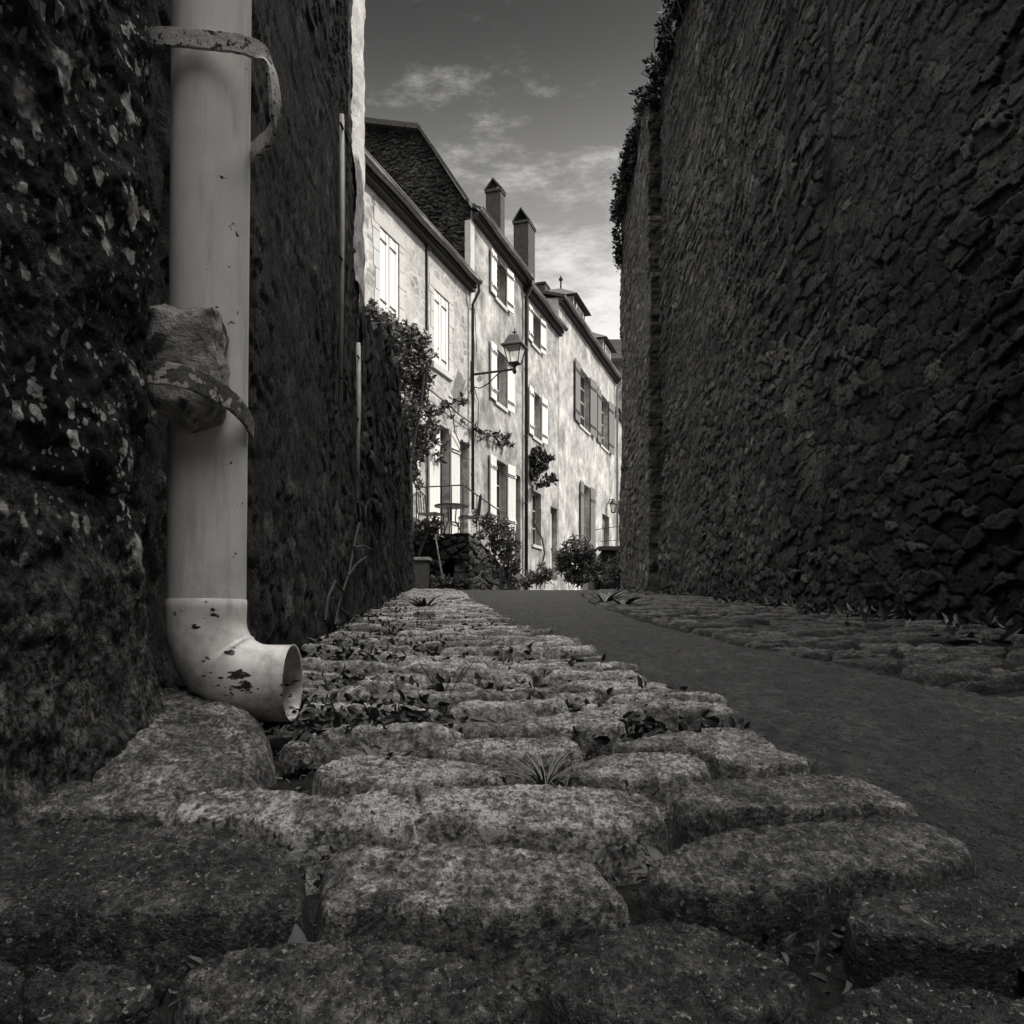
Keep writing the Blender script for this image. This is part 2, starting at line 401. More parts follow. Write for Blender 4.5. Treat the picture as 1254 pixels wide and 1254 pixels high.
far_ys = np.concatenate([np.linspace(-8, 0, 20), np.geomspace(.05, 20, 150), np.array([30, 60, 120, 400, 1500.])])
sheet('ground', far_ys, lambda y: np.full_like(y, -30.) - np.clip(y, 0, None) * 1.0, lambda y: np.full_like(y, 30.) + np.clip(y, 0, None), 60, -.055, M['ground'])
nearys = np.geomspace(.12, 13.5, 420)
sheet('soil', nearys, lambda y: WL(y) - .06, lambda y: XL(y) + .03, 200, -.044, M['soil'], amp=.010, sc=14, seed=3)
def wob(f, a, s): return lambda y: f(y) + a * np.array([fbm(np.array([[v * s, 3.1, a * 100]]), 1, 3, 9)[0] for v in np.atleast_1d(y)])
road_ys = np.concatenate([np.geomspace(.25, 15, 800), np.linspace(15.5, 60, 60)])
sheet('road', road_ys, wob(lambda y: XL(y) - .03, .02, 5), wob(XR, .05, 2), 200, -.011, M['asphalt'], amp=.005, sc=9, seed=4, fine=(.0065, 48))
sheet('verge', np.geomspace(.3, 13, 220), lambda y: XR(y) - .04, lambda y: np.full_like(y, XRW + .12), 90, -.026, M['soil'], amp=.016, sc=9, seed=5)

def catmull(pts, n):
    pts = np.asarray(pts, float); k = len(pts); out = []
    per = max(2, n // k)
    for i in range(k):
        p0, p1, p2, p3 = pts[i - 1], pts[i], pts[(i + 1) % k], pts[(i + 2) % k]
        for t in np.arange(per) / per:
            out.append(.5 * ((2 * p1) + (p2 - p0) * t + (2 * p0 - 5 * p1 + 4 * p2 - p3) * t * t + (3 * p1 - p0 - 3 * p2 + p3) * t ** 3))
    return np.array(out)

def stone_mesh(outline, ztop, h, rings, seed, rough, crown=.012, roll=.20, tilt=(0, 0), tone=1.0, fine=1.0):
    """a rounded block from a plan outline (k,2): flat worn crown rolling over its edge, sides going down by h"""
    o = np.asarray(outline, float); k = len(o); c = o.mean(0)
    L = np.sqrt(((o - c) ** 2).sum(1)).mean()
    rr = np.concatenate([np.linspace(.04, .72, rings), 1 - (1 - np.linspace(.74, 1, max(6, rings // 2))) ** 1.0])
    P = []; HH = []
    for r in rr:
        xy = c + r * (o - c)
        q = np.clip((r - (1 - roll)) / roll, 0, 1)
        drop = h * (1 - math.sqrt(max(0, 1 - q ** 2.7))) * .95
        z = crown * (1 - r * r) - drop
        P.append(np.column_stack([xy, np.full(k, z)]))
    o2 = c + 1.015 * (o - c)
    P.append(np.column_stack([o2, np.full(k, -h * 1.0)])); P.append(np.column_stack([o2, np.full(k, -h * 1.5)]))
    cen = np.array([[c[0], c[1], crown]])
    V = np.concatenate([cen] + P)
    nz = fbm(V + seed * 5.1, .55 / L, 3, seed) * rough * 1.5 + fbm(V + seed, 2.2 / L, 4, seed + 7) * rough
    if fine:
        nz += (.5 - np.abs(fbm(V, 105, 3, seed + 3)) * 2.4) * .0021 * fine + fbm(V, 260, 2, seed + 5) * .0012 * fine
    V[:, 2] += nz
    side = fbm(V * 1.0 + 9, 2.5 / L, 3, seed + 11) * rough * 1.2
    d = V[:, :2] - c; ln = np.sqrt((d ** 2).sum(1)) + 1e-9
    V[:, :2] += d / ln[:, None] * (side * np.clip(ln / L, 0, 1))[:, None]
    V[:, 2] += tilt[0] * (V[:, 0] - c[0]) + tilt[1] * (V[:, 1] - c[1])
    V[:, 2] += ztop(V[:, 1]) if callable(ztop) else ztop
    n = len(P); Fc = []
    q = []
    for i in range(n - 1):
        a = 1 + i * k + np.arange(k); b = 1 + i * k + (np.arange(k) + 1) % k
        q.append(np.stack([a, a + k, b + k, b], -1))
    q = np.concatenate(q)
    tri = np.stack([np.zeros(k, int), 1 + np.arange(k), 1 + (np.arange(k) + 1) % k, 1 + (np.arange(k) + 1) % k], -1)
    # centre fan as degenerate-free quads: pair neighbours
    fan = np.stack([np.zeros(k // 2, int), 1 + np.arange(0, k - 1, 2)[:k // 2], 1 + np.arange(1, k, 2)[:k // 2], 1 + (np.arange(2, k + 2, 2) % k)[:k // 2]], -1)
    return V, np.concatenate([q, fan]), np.full(len(V), tone)

def unproj(pts, dz, near=None):
    """photo outline to plan, on the ground raised by dz"""
    out = []
    sh = 0; y0, y1 = min(p[1] for p in pts), max(p[1] for p in pts); dz0 = dz
    for x, y in pts:
        if near is not None:
            t = min(1, max(0, ((y - y0) / (y1 - y0) - .35) / .6)); t = t * t * (3 - 2 * t); sh = near * t
        # z = -CAMH + .055 Y + dz and z = (HY-y)/F*Y
        Y = (-CAMH + dz) / ((HY - y) / F - .055) + sh
        out.append(((x - CX) / F * Y, Y))
    return np.array(out)

GRP = 'worn cobblestones in the foreground'
COB = [
 # outline in photo pixels, tone (vignette painted in: dark edges, bright middle), label
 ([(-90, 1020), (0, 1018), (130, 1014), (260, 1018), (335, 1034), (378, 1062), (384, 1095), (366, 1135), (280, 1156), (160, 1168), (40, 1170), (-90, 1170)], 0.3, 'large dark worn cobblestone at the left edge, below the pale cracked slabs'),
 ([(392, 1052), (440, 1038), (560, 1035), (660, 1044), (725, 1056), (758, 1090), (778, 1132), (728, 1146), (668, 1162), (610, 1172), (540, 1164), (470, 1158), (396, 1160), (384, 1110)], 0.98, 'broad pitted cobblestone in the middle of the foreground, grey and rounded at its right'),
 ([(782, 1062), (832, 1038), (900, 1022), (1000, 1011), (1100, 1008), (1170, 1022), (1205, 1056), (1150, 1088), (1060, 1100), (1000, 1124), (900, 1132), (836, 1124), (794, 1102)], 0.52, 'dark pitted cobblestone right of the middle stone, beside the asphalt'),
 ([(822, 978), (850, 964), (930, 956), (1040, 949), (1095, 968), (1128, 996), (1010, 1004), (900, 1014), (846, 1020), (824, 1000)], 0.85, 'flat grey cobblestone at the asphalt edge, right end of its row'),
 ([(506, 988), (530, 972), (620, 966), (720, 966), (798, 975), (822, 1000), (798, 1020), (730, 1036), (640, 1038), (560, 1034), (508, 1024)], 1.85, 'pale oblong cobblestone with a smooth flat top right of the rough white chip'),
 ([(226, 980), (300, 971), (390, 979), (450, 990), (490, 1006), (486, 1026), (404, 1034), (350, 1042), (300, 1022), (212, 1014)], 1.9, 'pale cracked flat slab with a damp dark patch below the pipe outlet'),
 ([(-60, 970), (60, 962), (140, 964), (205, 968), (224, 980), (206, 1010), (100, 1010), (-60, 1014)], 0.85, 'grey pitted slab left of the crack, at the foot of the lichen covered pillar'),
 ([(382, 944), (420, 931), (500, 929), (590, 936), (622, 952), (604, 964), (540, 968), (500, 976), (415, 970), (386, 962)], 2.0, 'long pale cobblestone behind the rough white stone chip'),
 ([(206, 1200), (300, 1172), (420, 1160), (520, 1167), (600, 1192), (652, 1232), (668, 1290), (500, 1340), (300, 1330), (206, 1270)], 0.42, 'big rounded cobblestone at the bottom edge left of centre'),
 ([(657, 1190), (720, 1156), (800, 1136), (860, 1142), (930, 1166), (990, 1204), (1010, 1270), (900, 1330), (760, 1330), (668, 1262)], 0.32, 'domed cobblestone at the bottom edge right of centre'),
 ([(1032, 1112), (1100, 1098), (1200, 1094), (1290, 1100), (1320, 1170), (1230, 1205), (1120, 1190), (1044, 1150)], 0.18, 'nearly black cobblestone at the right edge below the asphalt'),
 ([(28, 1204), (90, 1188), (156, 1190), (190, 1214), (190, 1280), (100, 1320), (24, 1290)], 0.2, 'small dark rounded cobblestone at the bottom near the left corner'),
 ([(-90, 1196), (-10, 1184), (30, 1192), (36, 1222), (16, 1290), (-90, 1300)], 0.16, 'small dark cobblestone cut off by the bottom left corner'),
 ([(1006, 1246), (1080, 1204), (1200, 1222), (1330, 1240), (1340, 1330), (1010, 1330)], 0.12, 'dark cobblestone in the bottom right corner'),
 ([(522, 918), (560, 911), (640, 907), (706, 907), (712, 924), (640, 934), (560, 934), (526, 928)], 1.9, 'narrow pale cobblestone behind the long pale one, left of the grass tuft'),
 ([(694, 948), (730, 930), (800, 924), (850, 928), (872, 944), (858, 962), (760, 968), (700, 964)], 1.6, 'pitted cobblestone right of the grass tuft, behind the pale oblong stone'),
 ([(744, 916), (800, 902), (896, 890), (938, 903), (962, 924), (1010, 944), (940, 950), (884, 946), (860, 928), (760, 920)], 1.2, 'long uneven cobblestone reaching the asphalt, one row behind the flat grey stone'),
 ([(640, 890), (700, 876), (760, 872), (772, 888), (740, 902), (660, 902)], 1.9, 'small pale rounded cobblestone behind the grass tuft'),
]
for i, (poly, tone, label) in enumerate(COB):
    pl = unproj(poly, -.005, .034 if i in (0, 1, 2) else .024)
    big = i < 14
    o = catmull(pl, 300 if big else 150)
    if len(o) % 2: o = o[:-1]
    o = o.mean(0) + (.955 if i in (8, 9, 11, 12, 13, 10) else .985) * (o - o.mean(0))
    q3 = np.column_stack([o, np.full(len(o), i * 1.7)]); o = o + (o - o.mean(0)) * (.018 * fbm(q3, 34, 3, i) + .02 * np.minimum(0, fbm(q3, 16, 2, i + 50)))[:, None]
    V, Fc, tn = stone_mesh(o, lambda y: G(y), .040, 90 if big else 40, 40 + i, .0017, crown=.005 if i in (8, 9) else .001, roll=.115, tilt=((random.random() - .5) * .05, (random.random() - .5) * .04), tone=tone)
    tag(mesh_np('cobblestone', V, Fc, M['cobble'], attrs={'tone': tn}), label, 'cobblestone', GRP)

# rough white chip and the sloping rock under the outlet
V, Fc, tn = stone_mesh(catmull(unproj([(404, 978), (440, 970), (500, 974), (522, 980), (516, 998), (498, 1008), (450, 998), (410, 988)], .008), 72), lambda y: G(y) + .008, .03, 18, 91, .007, crown=.002, roll=.25, tone=2.6, fine=2)
tag(mesh_np('stone_chip', V, Fc, M['cobble'], attrs={'tone': tn}), 'rough whitish broken stone chip wedged between two pale cobblestones', 'stone')
def rock_top(y): return G(y)
pl = unproj([(40, 965), (130, 905), (168, 872), (190, 862), (240, 866), (285, 872), (318, 905), (352, 940), (310, 946), (230, 948), (150, 962)], .0)
pl = np.array([[-.70, .90], [-.50, 1.02], [-.455, 1.08], [-.40, 1.10], [-.34, 1.06], [-.30, 1.0], [-.262, .90], [-.255, .80], [-.31, .765], [-.40, .765], [-.52, .765], [-.70, .77]])
V, Fc, tn = stone_mesh(catmull(pl, 150), lambda y: G(y) + .022, .05, 60, 77, .012, crown=.006, roll=.30, tilt=(-.16, .08), tone=.95)
tag(mesh_np('sloping_rock', V, Fc, M['cobble'], attrs={'tone': tn}), 'sloping pitted rock beneath the downpipe outlet, rising towards the pillar', 'rock')
for (px, py, r, tone, lab) in ((378, 868, .020, 1.7, 'small pale pebble just beneath the mouth of the downpipe'), (362, 905, .014, .9, 'small grey pebble in the leaves under the downpipe mouth')):
    c = unproj([(px, py)], .0)[0]
    ang = np.arange(24) / 24 * 2 * PI
    o = np.stack([c[0] + r * 1.3 * np.cos(ang), c[1] + r * np.sin(ang)], 1)
    V, Fc, tn = stone_mesh(o, lambda y: G(y) - .008, .014, 10, int(px), .003, crown=.004, roll=.7, tone=tone, fine=0)
    tag(mesh_np('pebble', V, Fc, M['cobble'], attrs={'tone': tn}), lab, 'pebble')

def setts(name, y0, y1, xl, xr, seed, skip, zoff, wmin, wmax, tone, pit=.12, tvar=1.1):
    rnd = random.Random(seed); Vs = []; Fs = []; Ts = []; base = 0
    Y = y0
    while Y < y1:
        p = pit * (1 + .35 * rnd.random()) * (1 + .02 * Y)
        x = float(xl(Y)) + rnd.random() * .05; xe = float(xr(Y))
        while x < xe - .04:
            w = wmin + (wmax - wmin) * rnd.random() ** 1.3
            w = min(w, xe + .02 - x)
            cx, cy = x + w / 2, Y + p / 2 + (rnd.random() - .5) * .03
            if not skip(cx, cy):
                gx = .008; k = 60 if Y < 2.2 else 28
                ang = np.arange(k) / k * 2 * PI + .01
                ex = 3.2
                ca, sa = np.cos(ang), np.sin(ang)
                ox = np.sign(ca) * np.abs(ca) ** (2 / ex) * (w / 2 - gx * .6); oy = np.sign(sa) * np.abs(sa) ** (2 / ex) * (p / 2 - (.017 if Y < 5 else .010))
                jr = 1 + .10 * np.sin(2 * ang + rnd.random() * 6) * rnd.random() + .08 * np.sin(3 * ang + rnd.random() * 6)
                rot = (rnd.random() - .5) * .25
                ox, oy = ox * jr, oy * jr
                o = np.stack([cx + ox * math.cos(rot) - oy * math.sin(rot), cy + ox * math.sin(rot) + oy * math.cos(rot)], 1)
                zz = zoff + (rnd.random() - .5) * .028
                V, Fc, tn = stone_mesh(o, lambda y, zz=zz: G(y) + zz, .026, 18 if Y < 2.2 else 6, rnd.randrange(9999), .0055, crown=.003, roll=.26, fine=1.5 if Y < 3 else 0,
                                       tilt=((rnd.random() - .5) * .14, (rnd.random() - .62) * .26), tone=tone * (1 - tvar / 2 + tvar * rnd.random()))
                Vs.append(V); Fs.append(Fc + base); Ts.append(tn); base += len(V)
            x += w
        Y += p
    return tag(mesh_np(name, np.concatenate(Vs), np.concatenate(Fs), M['sett'], attrs={'tone': np.concatenate(Ts)}), kind='structure')

def inside_hand(cx, cy):
    x = CX + cx / cy * F
    y = HY - (float(G(cy))) / cy * F
    if cx < -.20 and cy < 1.10: return True
    return y > 905 or (y > 878 and x > 620) 
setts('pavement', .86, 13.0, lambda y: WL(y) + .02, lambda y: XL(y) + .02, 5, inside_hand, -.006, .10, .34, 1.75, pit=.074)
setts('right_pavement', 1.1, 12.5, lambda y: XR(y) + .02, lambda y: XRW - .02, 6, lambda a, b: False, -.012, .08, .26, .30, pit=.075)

# ------------------------------------------------------------------ left house: pillar, rendered wall, painted sunlit corner
house = thing('stone_house', (WL(2.5) - 2, 1, G(1)), 'dark rough rendered stone house behind the downpipe, with a lichen covered corner pillar', 'house')
ln = math.hypot(1, .095); ud = np.array([-.095, 1, 0]) / ln; nd = np.array([1, .095, 0]) / ln
def wl_extra(u, z):
    return -.02 * sstep(.0, .25, .2 - np.abs(z - .9) * 0) 
wall_mesh('wall', (WL(.9), .9, 0), ud, nd, 0, 3.32, lambda u: np.full_like(u, -.25), lambda u: np.full_like(np.asarray(u, float), 4.6), .0125, .10, .055, .010, 21, M['harl'], house, thick=4, tone_lo=.6, tone_hi=1.35, bulge=.035, gap_tone=.75, uvres=.014)
mb = MB(); mb.box(-5.5, -.56, -5, .9, -.3, 7.6); mb.build('unseen_rear_wall', M['harl'], house)  # unseen body, made tall to keep light off the near wall and stones
# sunlight on the far corner, put in as a paler strip
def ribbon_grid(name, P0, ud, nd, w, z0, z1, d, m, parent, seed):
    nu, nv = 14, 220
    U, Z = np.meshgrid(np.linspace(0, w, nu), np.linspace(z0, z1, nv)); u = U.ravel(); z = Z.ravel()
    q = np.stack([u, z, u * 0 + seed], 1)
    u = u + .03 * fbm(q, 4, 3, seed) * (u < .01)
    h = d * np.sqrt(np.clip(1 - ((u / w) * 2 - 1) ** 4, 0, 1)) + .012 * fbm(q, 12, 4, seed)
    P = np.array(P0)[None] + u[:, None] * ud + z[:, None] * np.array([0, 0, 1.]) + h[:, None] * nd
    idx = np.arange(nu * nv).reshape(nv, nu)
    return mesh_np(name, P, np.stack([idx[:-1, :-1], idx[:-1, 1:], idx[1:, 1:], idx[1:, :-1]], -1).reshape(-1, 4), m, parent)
pe = ribbon_grid('painted_sun_strip', np.array([WL(.9), .9, 0]) + ud * 2.98, ud, nd, .36, 1.62, 4.6, .035, M['pale_edge'], house, 8)
pe['label'] = 'painted sunlit strip on the far corner of the dark house'

# near pillar with lichen: big blocks
def pillar_surface():
    ys = np.concatenate([np.linspace(-2.5, .5, 40), np.linspace(.51, 1.06, 190)]); zs = np.concatenate([np.linspace(-.30, .82, 330), np.linspace(.84, 4.6, 60)])
    Yg, Zg = np.meshgrid(ys, zs); y = Yg.ravel(); z = Zg.ravel()
    q = np.stack([y, z, y * 0], 1)
    base = np.full_like(y, -.425)
    base = base - .085 * sstep(.93, 1.06, y) ** 1.5
    jz = .125 + .012 * fbm(q, 5, 2, 3); jl = .035 - .10 * np.clip(y - .68, -1, .4) * -.6
    base = base - .004 * np.exp(-((z - jz) / .006) ** 2)
    low = 1 - sstep(-.01, .02, z - (.050 + .018 * fbm(q, 9, 2, 4) - .22 * np.clip(.80 - y, 0, .12) + .10 * np.clip(y - .86, 0, .1)))                # lower boulder swells out
    base = base + .010 * low + .016 * sstep(-.02, -.17, z)
    base = base + .016 * fbm(q, 7, 3, 5) + .010 * fbm(q, 24, 4, 6) + .0035 * fbm(q, 90, 3, 7)
    tone = .28 + .80 * low + .35 * np.clip(fbm(q, 9, 3, 9), -1, 1) + .5 * np.exp(-((z - .09 - .02 * fbm(q, 6, 2, 2)) / .035) ** 2)
    P = np.stack([base, y, z], 1); nu = len(ys); idx = np.arange(len(y)).reshape(len(zs), nu)
    Fc = np.stack([idx[:-1, :-1], idx[:-1, 1:], idx[1:, 1:], idx[1:, :-1]], -1).reshape(-1, 4)
    return P, Fc, tone
P, Fc, tn = pillar_surface()
pl = mesh_np('pillar', P, Fc, M['pillar'], house, attrs={'tone': tn}); pl['label'] = 'rough corner pillar spotted with pale lichen'

# ------------------------------------------------------------------ downpipe
PX, PY, PR = -.402, 1.075, .0495
dp = thing('downpipe', (PX, PY, G(1.07)), 'white painted downpipe with chipped paint and an open elbow outlet', 'downpipe')
def lathe_sweep(path, rad, n=64):
    """path list of (centre, direction u, direction v) rings"""
    V = []; 
    for (c, a, b), r in zip(path, rad):
        for k in range(n):
            t = 2 * PI * k / n
            V.append(c + r * (math.cos(t) * a + math.sin(t) * b))
    q = []
    for i in range(len(path) - 1):
        for k in range(n):
            q.append((i * n + k, i * n + (k + 1) % n, (i + 1) * n + (k + 1) % n, (i + 1) * n + k))
    return np.array(V), np.array(q)
ex, ey, ez = np.eye(3)
LEAN = .010
path = []; rad = []
for z in np.linspace(4.4, .02, 60):
    path.append((np.array([PX + LEAN * (z - .0) * .9, PY, z]), ex, ey)); rad.append(PR)
V, Fc = lathe_sweep(path, rad, 72); mesh_np('pipe', V, Fc, M['pipe'], dp)
path = []; rad = []
R = .082; zc = .0
zs = .016
path += [(np.array([PX, PY, z]), ex, ey) for z in (zs + .012, zs + .0115, zs)]; rad += [PR + .0005, PR + .0012, PR + .0012]
path.append((np.array([PX, PY, zs - .012]), ex, ey)); rad.append(PR + .0008)
for i in range(33):
    t = i / 32 * PI / 2
    tt = t
    c = np.array([PX + R - R * math.cos(tt), PY - .004 * math.sin(tt), zc - R * math.sin(tt)])
    a = ex * math.cos(tt) + ez * math.sin(tt)
    path.append((c, a, ey)); rad.append(PR + .0008 + (.0012 if i in (15, 16) else 0))
endx = -.289
for x in np.linspace(PX + R + .004, endx, 5):
    path.append((np.array([x, PY - .004, zc - R]), ez, ey)); rad.append(PR + .0008)
# rolled rim and the inside
for dx, r in ((.001, PR + .0012), (.002, PR + .0018), (.0015, PR - .001), (0, PR - .0025), (-.02, PR - .0027)):
    path.append((np.array([endx + dx, PY - .004, zc - R]), ez, ey)); rad.append(r)
for i in range(30, 9, -1):
    t = i / 32 * PI / 2
    path.append((np.array([PX + R - R * math.cos(t), PY - .004 * math.sin(t), zc - R * math.sin(t)]), ex * math.cos(t) + ez * math.sin(t), ey)); rad.append(PR - .0027)
V, Fc = lathe_sweep(path, rad, 72); mesh_np('outlet_elbow', V, Fc, M['pipe'], dp)

def strap(name, pts, width, thick, m, parent, n=60, twist=None):
    pts = np.array(pts, float)
    k = len(pts) - 1; out = []
    for i in range(k):
        p0, p1, p2, p3 = pts[max(i - 1, 0)], pts[i], pts[i + 1], pts[min(i + 2, k)]
        for t in np.arange(8) / 8:
            out.append(.5 * ((2 * p1) + (p2 - p0) * t + (2 * p0 - 5 * p1 + 4 * p2 - p3) * t * t + (3 * p1 - p0 - 3 * p2 + p3) * t ** 3))
    out.append(pts[-1]); out = np.array(out)
    mbx = MB(); vs = []
    for i, p in enumerate(out):
        t = out[min(i + 1, len(out) - 1)] - out[max(i - 1, 0)]; t /= np.linalg.norm(t)
        up = np.array(twist(i / (len(out) - 1)) if twist else (0, 0, 1.0)); up = up - t * up.dot(t); up /= np.linalg.norm(up)
        nn = np.cross(t, up)
        w = width / 2 * (1 + .06 * math.sin(i * 1.9) * math.sin(i * .7))
        for a, b in ((-1, -1), (1, -1), (1, 1), (-1, 1)):
            vs.append(p + up * w * a + nn * thick / 2 * b)
    fs = []
    for i in range(len(out) - 1):
        for j in range(4):
            fs.append((i * 4 + j, i * 4 + (j + 1) % 4, i * 4 + 4 + (j + 1) % 4, i * 4 + 4 + j))
    fs += [(3, 2, 1, 0), tuple((len(out) - 1) * 4 + j for j in range(4))]
    mbx.add(vs, fs)
    return mbx.build(name, m, parent, bevel=.0012)
# upper bracket: a flat iron passing in front of the pipe, then bent down and back to the wall
zz = .715
up_pts = [(-.505, 1.045, zz + .012), (-.462, 1.020, zz + .012), (-.42, 1.012, zz + .008), (-.37, 1.013, zz + .004), (-.338, 1.016, zz + .002), (-.316, 1.022, zz - .004), (-.305, 1.028, zz - .018), (-.301, 1.033, zz - .040), (-.300, 1.036, zz - .064), (-.304, 1.045, zz - .078), (-.318, 1.068, zz - .082), (-.36, 1.115, zz - .080)]
def tw(t):
    k = sstep(.44, .56, t) * (1 - .0 * t)
    k2 = sstep(.74, .84, t)
    a = np.array([0, 0, 1.0]) * (1 - k) + np.array([.25, 1.0, .0]) * k
    return a * (1 - k2) + np.array([0, 0, 1.0]) * k2 + 1e-4
br = strap('bracket', up_pts, .023, .005, M['strap'], dp, twist=tw); br['label'] = 'upper iron bracket with peeling white paint'
# lower bracket
lo_pts = [(-.478, 1.10, .275), (-.482, 1.03, .283), (-.458, .980, .291), (-.425, .962, .292), (-.385, .963, .287), (-.356, .985, .277), (-.343, 1.035, .266), (-.346, 1.09, .254)]
br = strap('bracket', lo_pts, .027, .004, M['strap_dark'], dp); br['label'] = 'lower iron bracket, dark with a pale unpeeled patch'
mb = MB(); mb.tube([(-.46, 1.03, .296), (-.452, .983, .300)], .006, 10); mb.build('bolt', M['rustdark'], dp)

# wedge stone held under the lower bracket
def wedge():
    secs = [(.388, .024, -.404, 1.016), (.380, .041, -.402, 1.014), (.34, .044, -.401, 1.014), (.30, .043, -.400, 1.014), (.27, .041, -.400, 1.014), (.25, .034, -.398, 1.016), (.240, .012, -.398, 1.018)]
    k = 48; V = []
    for z, r, cx, cy in secs: pass
    zs = np.linspace(0, 1, 40); ss = np.array(secs)
    tpar = np.linspace(0, 1, len(secs))
    for t in zs:
        z, r, cx, cy = [np.interp(t, tpar, ss[:, j]) for j in range(4)]
        for a in np.arange(k) / k * 2 * PI:
            sq = 1 / max(abs(math.cos(a)), abs(math.sin(a))) ** .97
            V.append((cx + r * sq * math.cos(a) * 1.0, cy + r * sq * math.sin(a) * .62, z + .006 * math.cos(a * 2)))
    V = np.array(V)
    d = V - np.array([-.400, 1.014, 0]); d[:, 2] = 0; d /= np.linalg.norm(d, axis=1)[:, None] + 1e-9
    V += d * (.007 * fbm(V, 45, 5, 3, .6) - .009 * np.abs(fbm(V, 24, 2, 5)))[:, None]
    V[:, 2] += .004 * fbm(V, 30, 3, 8)
    q = []
    for i in range(39):
        for j in range(k): q.append((i * k + j, i * k + k + j, i * k + k + (j + 1) % k, i * k + (j + 1) % k))
    q = np.array(q)
    return V, q
V, Fc = wedge()
tag(mesh_np('wedge_stone', V, Fc, M['wedge']), 'rough pale stone wedged between the lower iron bracket and the downpipe', 'stone')

# ------------------------------------------------------------------ conduits on the left wall
def wallpt(x, y, off=.02):
    """photo pixel to the plane of the left wall"""
    k = (x - CX) / F; Y = -.39 / (k + .095)
    p = at(x, y, Y); return p + nd * off
def conduit(x0, y0, x1, y1, r, label, clips):
    a = wallpt(x0, y0, .03); b = wallpt(x1, y1, .03)
    t = thing('conduit', b, label, 'conduit', 'conduits on the dark wall')
    for k, off in enumerate((0, .03)):
        m_ = MB(); d = ud * off
        m_.tube([a + d, a * .6 + b * .4 + d * 1.2 + nd * .004, b + d + ez * .06 * k], r, 10); m_.build('tube', M['conduit'] if k == 0 else M['zinc_dark'], t, smooth=True)
    for s in clips:
        p = a * (1 - s) + b * s; m_ = MB(); m_.tube([p - ud * .04, p + ud * .08 + nd * .015], .005, 6); m_.tube([p + ud * .08 + nd * .015, p + ud * .085 + nd * .012 - ez * .05], .004, 6); m_.build('clip', M['iron'], t)
conduit(409, 140, 407, 500, .009, 'longer pale vertical conduit on the dark wall, higher one', (.05, .5, .9))
conduit(431, 420, 429, 610, .010, 'shorter pale conduit low on the dark wall near its far corner', (.1, .5, .85))
# dry stem hanging off the lower conduit
t = thing('dry_vine', wallpt(400, 760, .02), 'thin dry leafless vine at the foot of the dark wall', 'vine')
rnd = random.Random(4)
m_ = MB()
for (pts) in ([(431, 615), (433, 640), (426, 665), (420, 700), (408, 735), (400, 765)], [(424, 670), (436, 668), (447, 672)], [(412, 725), (400, 712), (392, 730), (388, 760)], [(418, 705), (430, 690), (440, 682)], [(405, 745), (415, 752), (420, 770)]):
    m_.tube([wallpt(x, y, .025 + .01 * rnd.random()) for x, y in pts], [.006 - .0005 * i for i in range(len(pts))], 6)
m_.build('stem', M['stem'], t)

# ------------------------------------------------------------------ garden wall beyond the house
gw = thing('garden_wall', (WL(9), 9, G(9)), 'low dark overgrown garden wall running from the house corner to the terrace', 'wall')
p0 = (WL(4.3), 4.3, 0)
gtop = interp([(0, 1.62), (.5, 1.75), (.9, 1.95), (2.5, 2.15), (4, 2.3), (6, 2.45), (8, 2.35), (9.2, 2.1)])
wall_mesh('wall', p0, ud, nd, 0, 9.1, lambda u: np.full_like(u, -.1), lambda u: gtop(u) + .06 * np.sin(np.asarray(u) * 5) + .04 * np.sin(np.asarray(u) * 13), .022, .2, .10, .035, 33, M['rubble'], gw, thick=.4, tone_lo=.3, tone_hi=.9, bulge=.08, uvres=.025)

# ------------------------------------------------------------------ leaves
def leaf_np(C, size, rng, up=.3, aspect=.55, tone=(.6, 1.5), fold=.25, droop=0.0):
    """C (n,3) leaf base positions -> kite leaves of random attitude"""
    n = len(C)
    d = rng.normal(size=(n, 3)); d[:, 2] = d[:, 2] * .7 + up; d[:, 2] -= droop; d /= np.linalg.norm(d, axis=1)[:, None]
    s = np.cross(d, rng.normal(size=(n, 3))); s /= np.linalg.norm(s, axis=1)[:, None] + 1e-9
    nn = np.cross(d, s)
    L = (size * (.55 + .9 * rng.random(n)))[:, None]
    W = L * aspect * .5
    def at_(t, w, lift): return C + d * L * t + s * W * w + nn * (L * fold * .5 * abs(w) - L * .30 * t * t + lift)
    b = C; l1 = at_(.28, .85, 0); l2 = at_(.68, .72, 0); tp = at_(1.0, 0, 0); r2 = at_(.68, -.72, 0); r1 = at_(.28, -.85, 0); m1 = at_(.5, 0, 0)
    V = np.stack([b, l1, l2, tp, r2, r1, m1], 1).reshape(-1, 3)
    i = np.arange(n) * 7
    Fc = np.concatenate([np.stack([i, i + 6, i + 2, i + 1], 1), np.stack([i + 6, i + 3, i + 2, i + 2], 1)[:, :4], np.stack([i, i + 5, i + 4, i + 6], 1)])
    Fc = np.concatenate([np.stack([i, i + 6, i + 1], 1), np.stack([i + 1, i + 6, i + 2], 1), np.stack([i + 2, i + 6, i + 3], 1), np.stack([i, i + 5, i + 6], 1), np.stack([i + 5, i + 4, i + 6], 1), np.stack([i + 4, i + 3, i + 6], 1)])
    tn = np.repeat(tone[0] + (tone[1] - tone[0]) * rng.random(n), 7)
    return V, Fc, tn

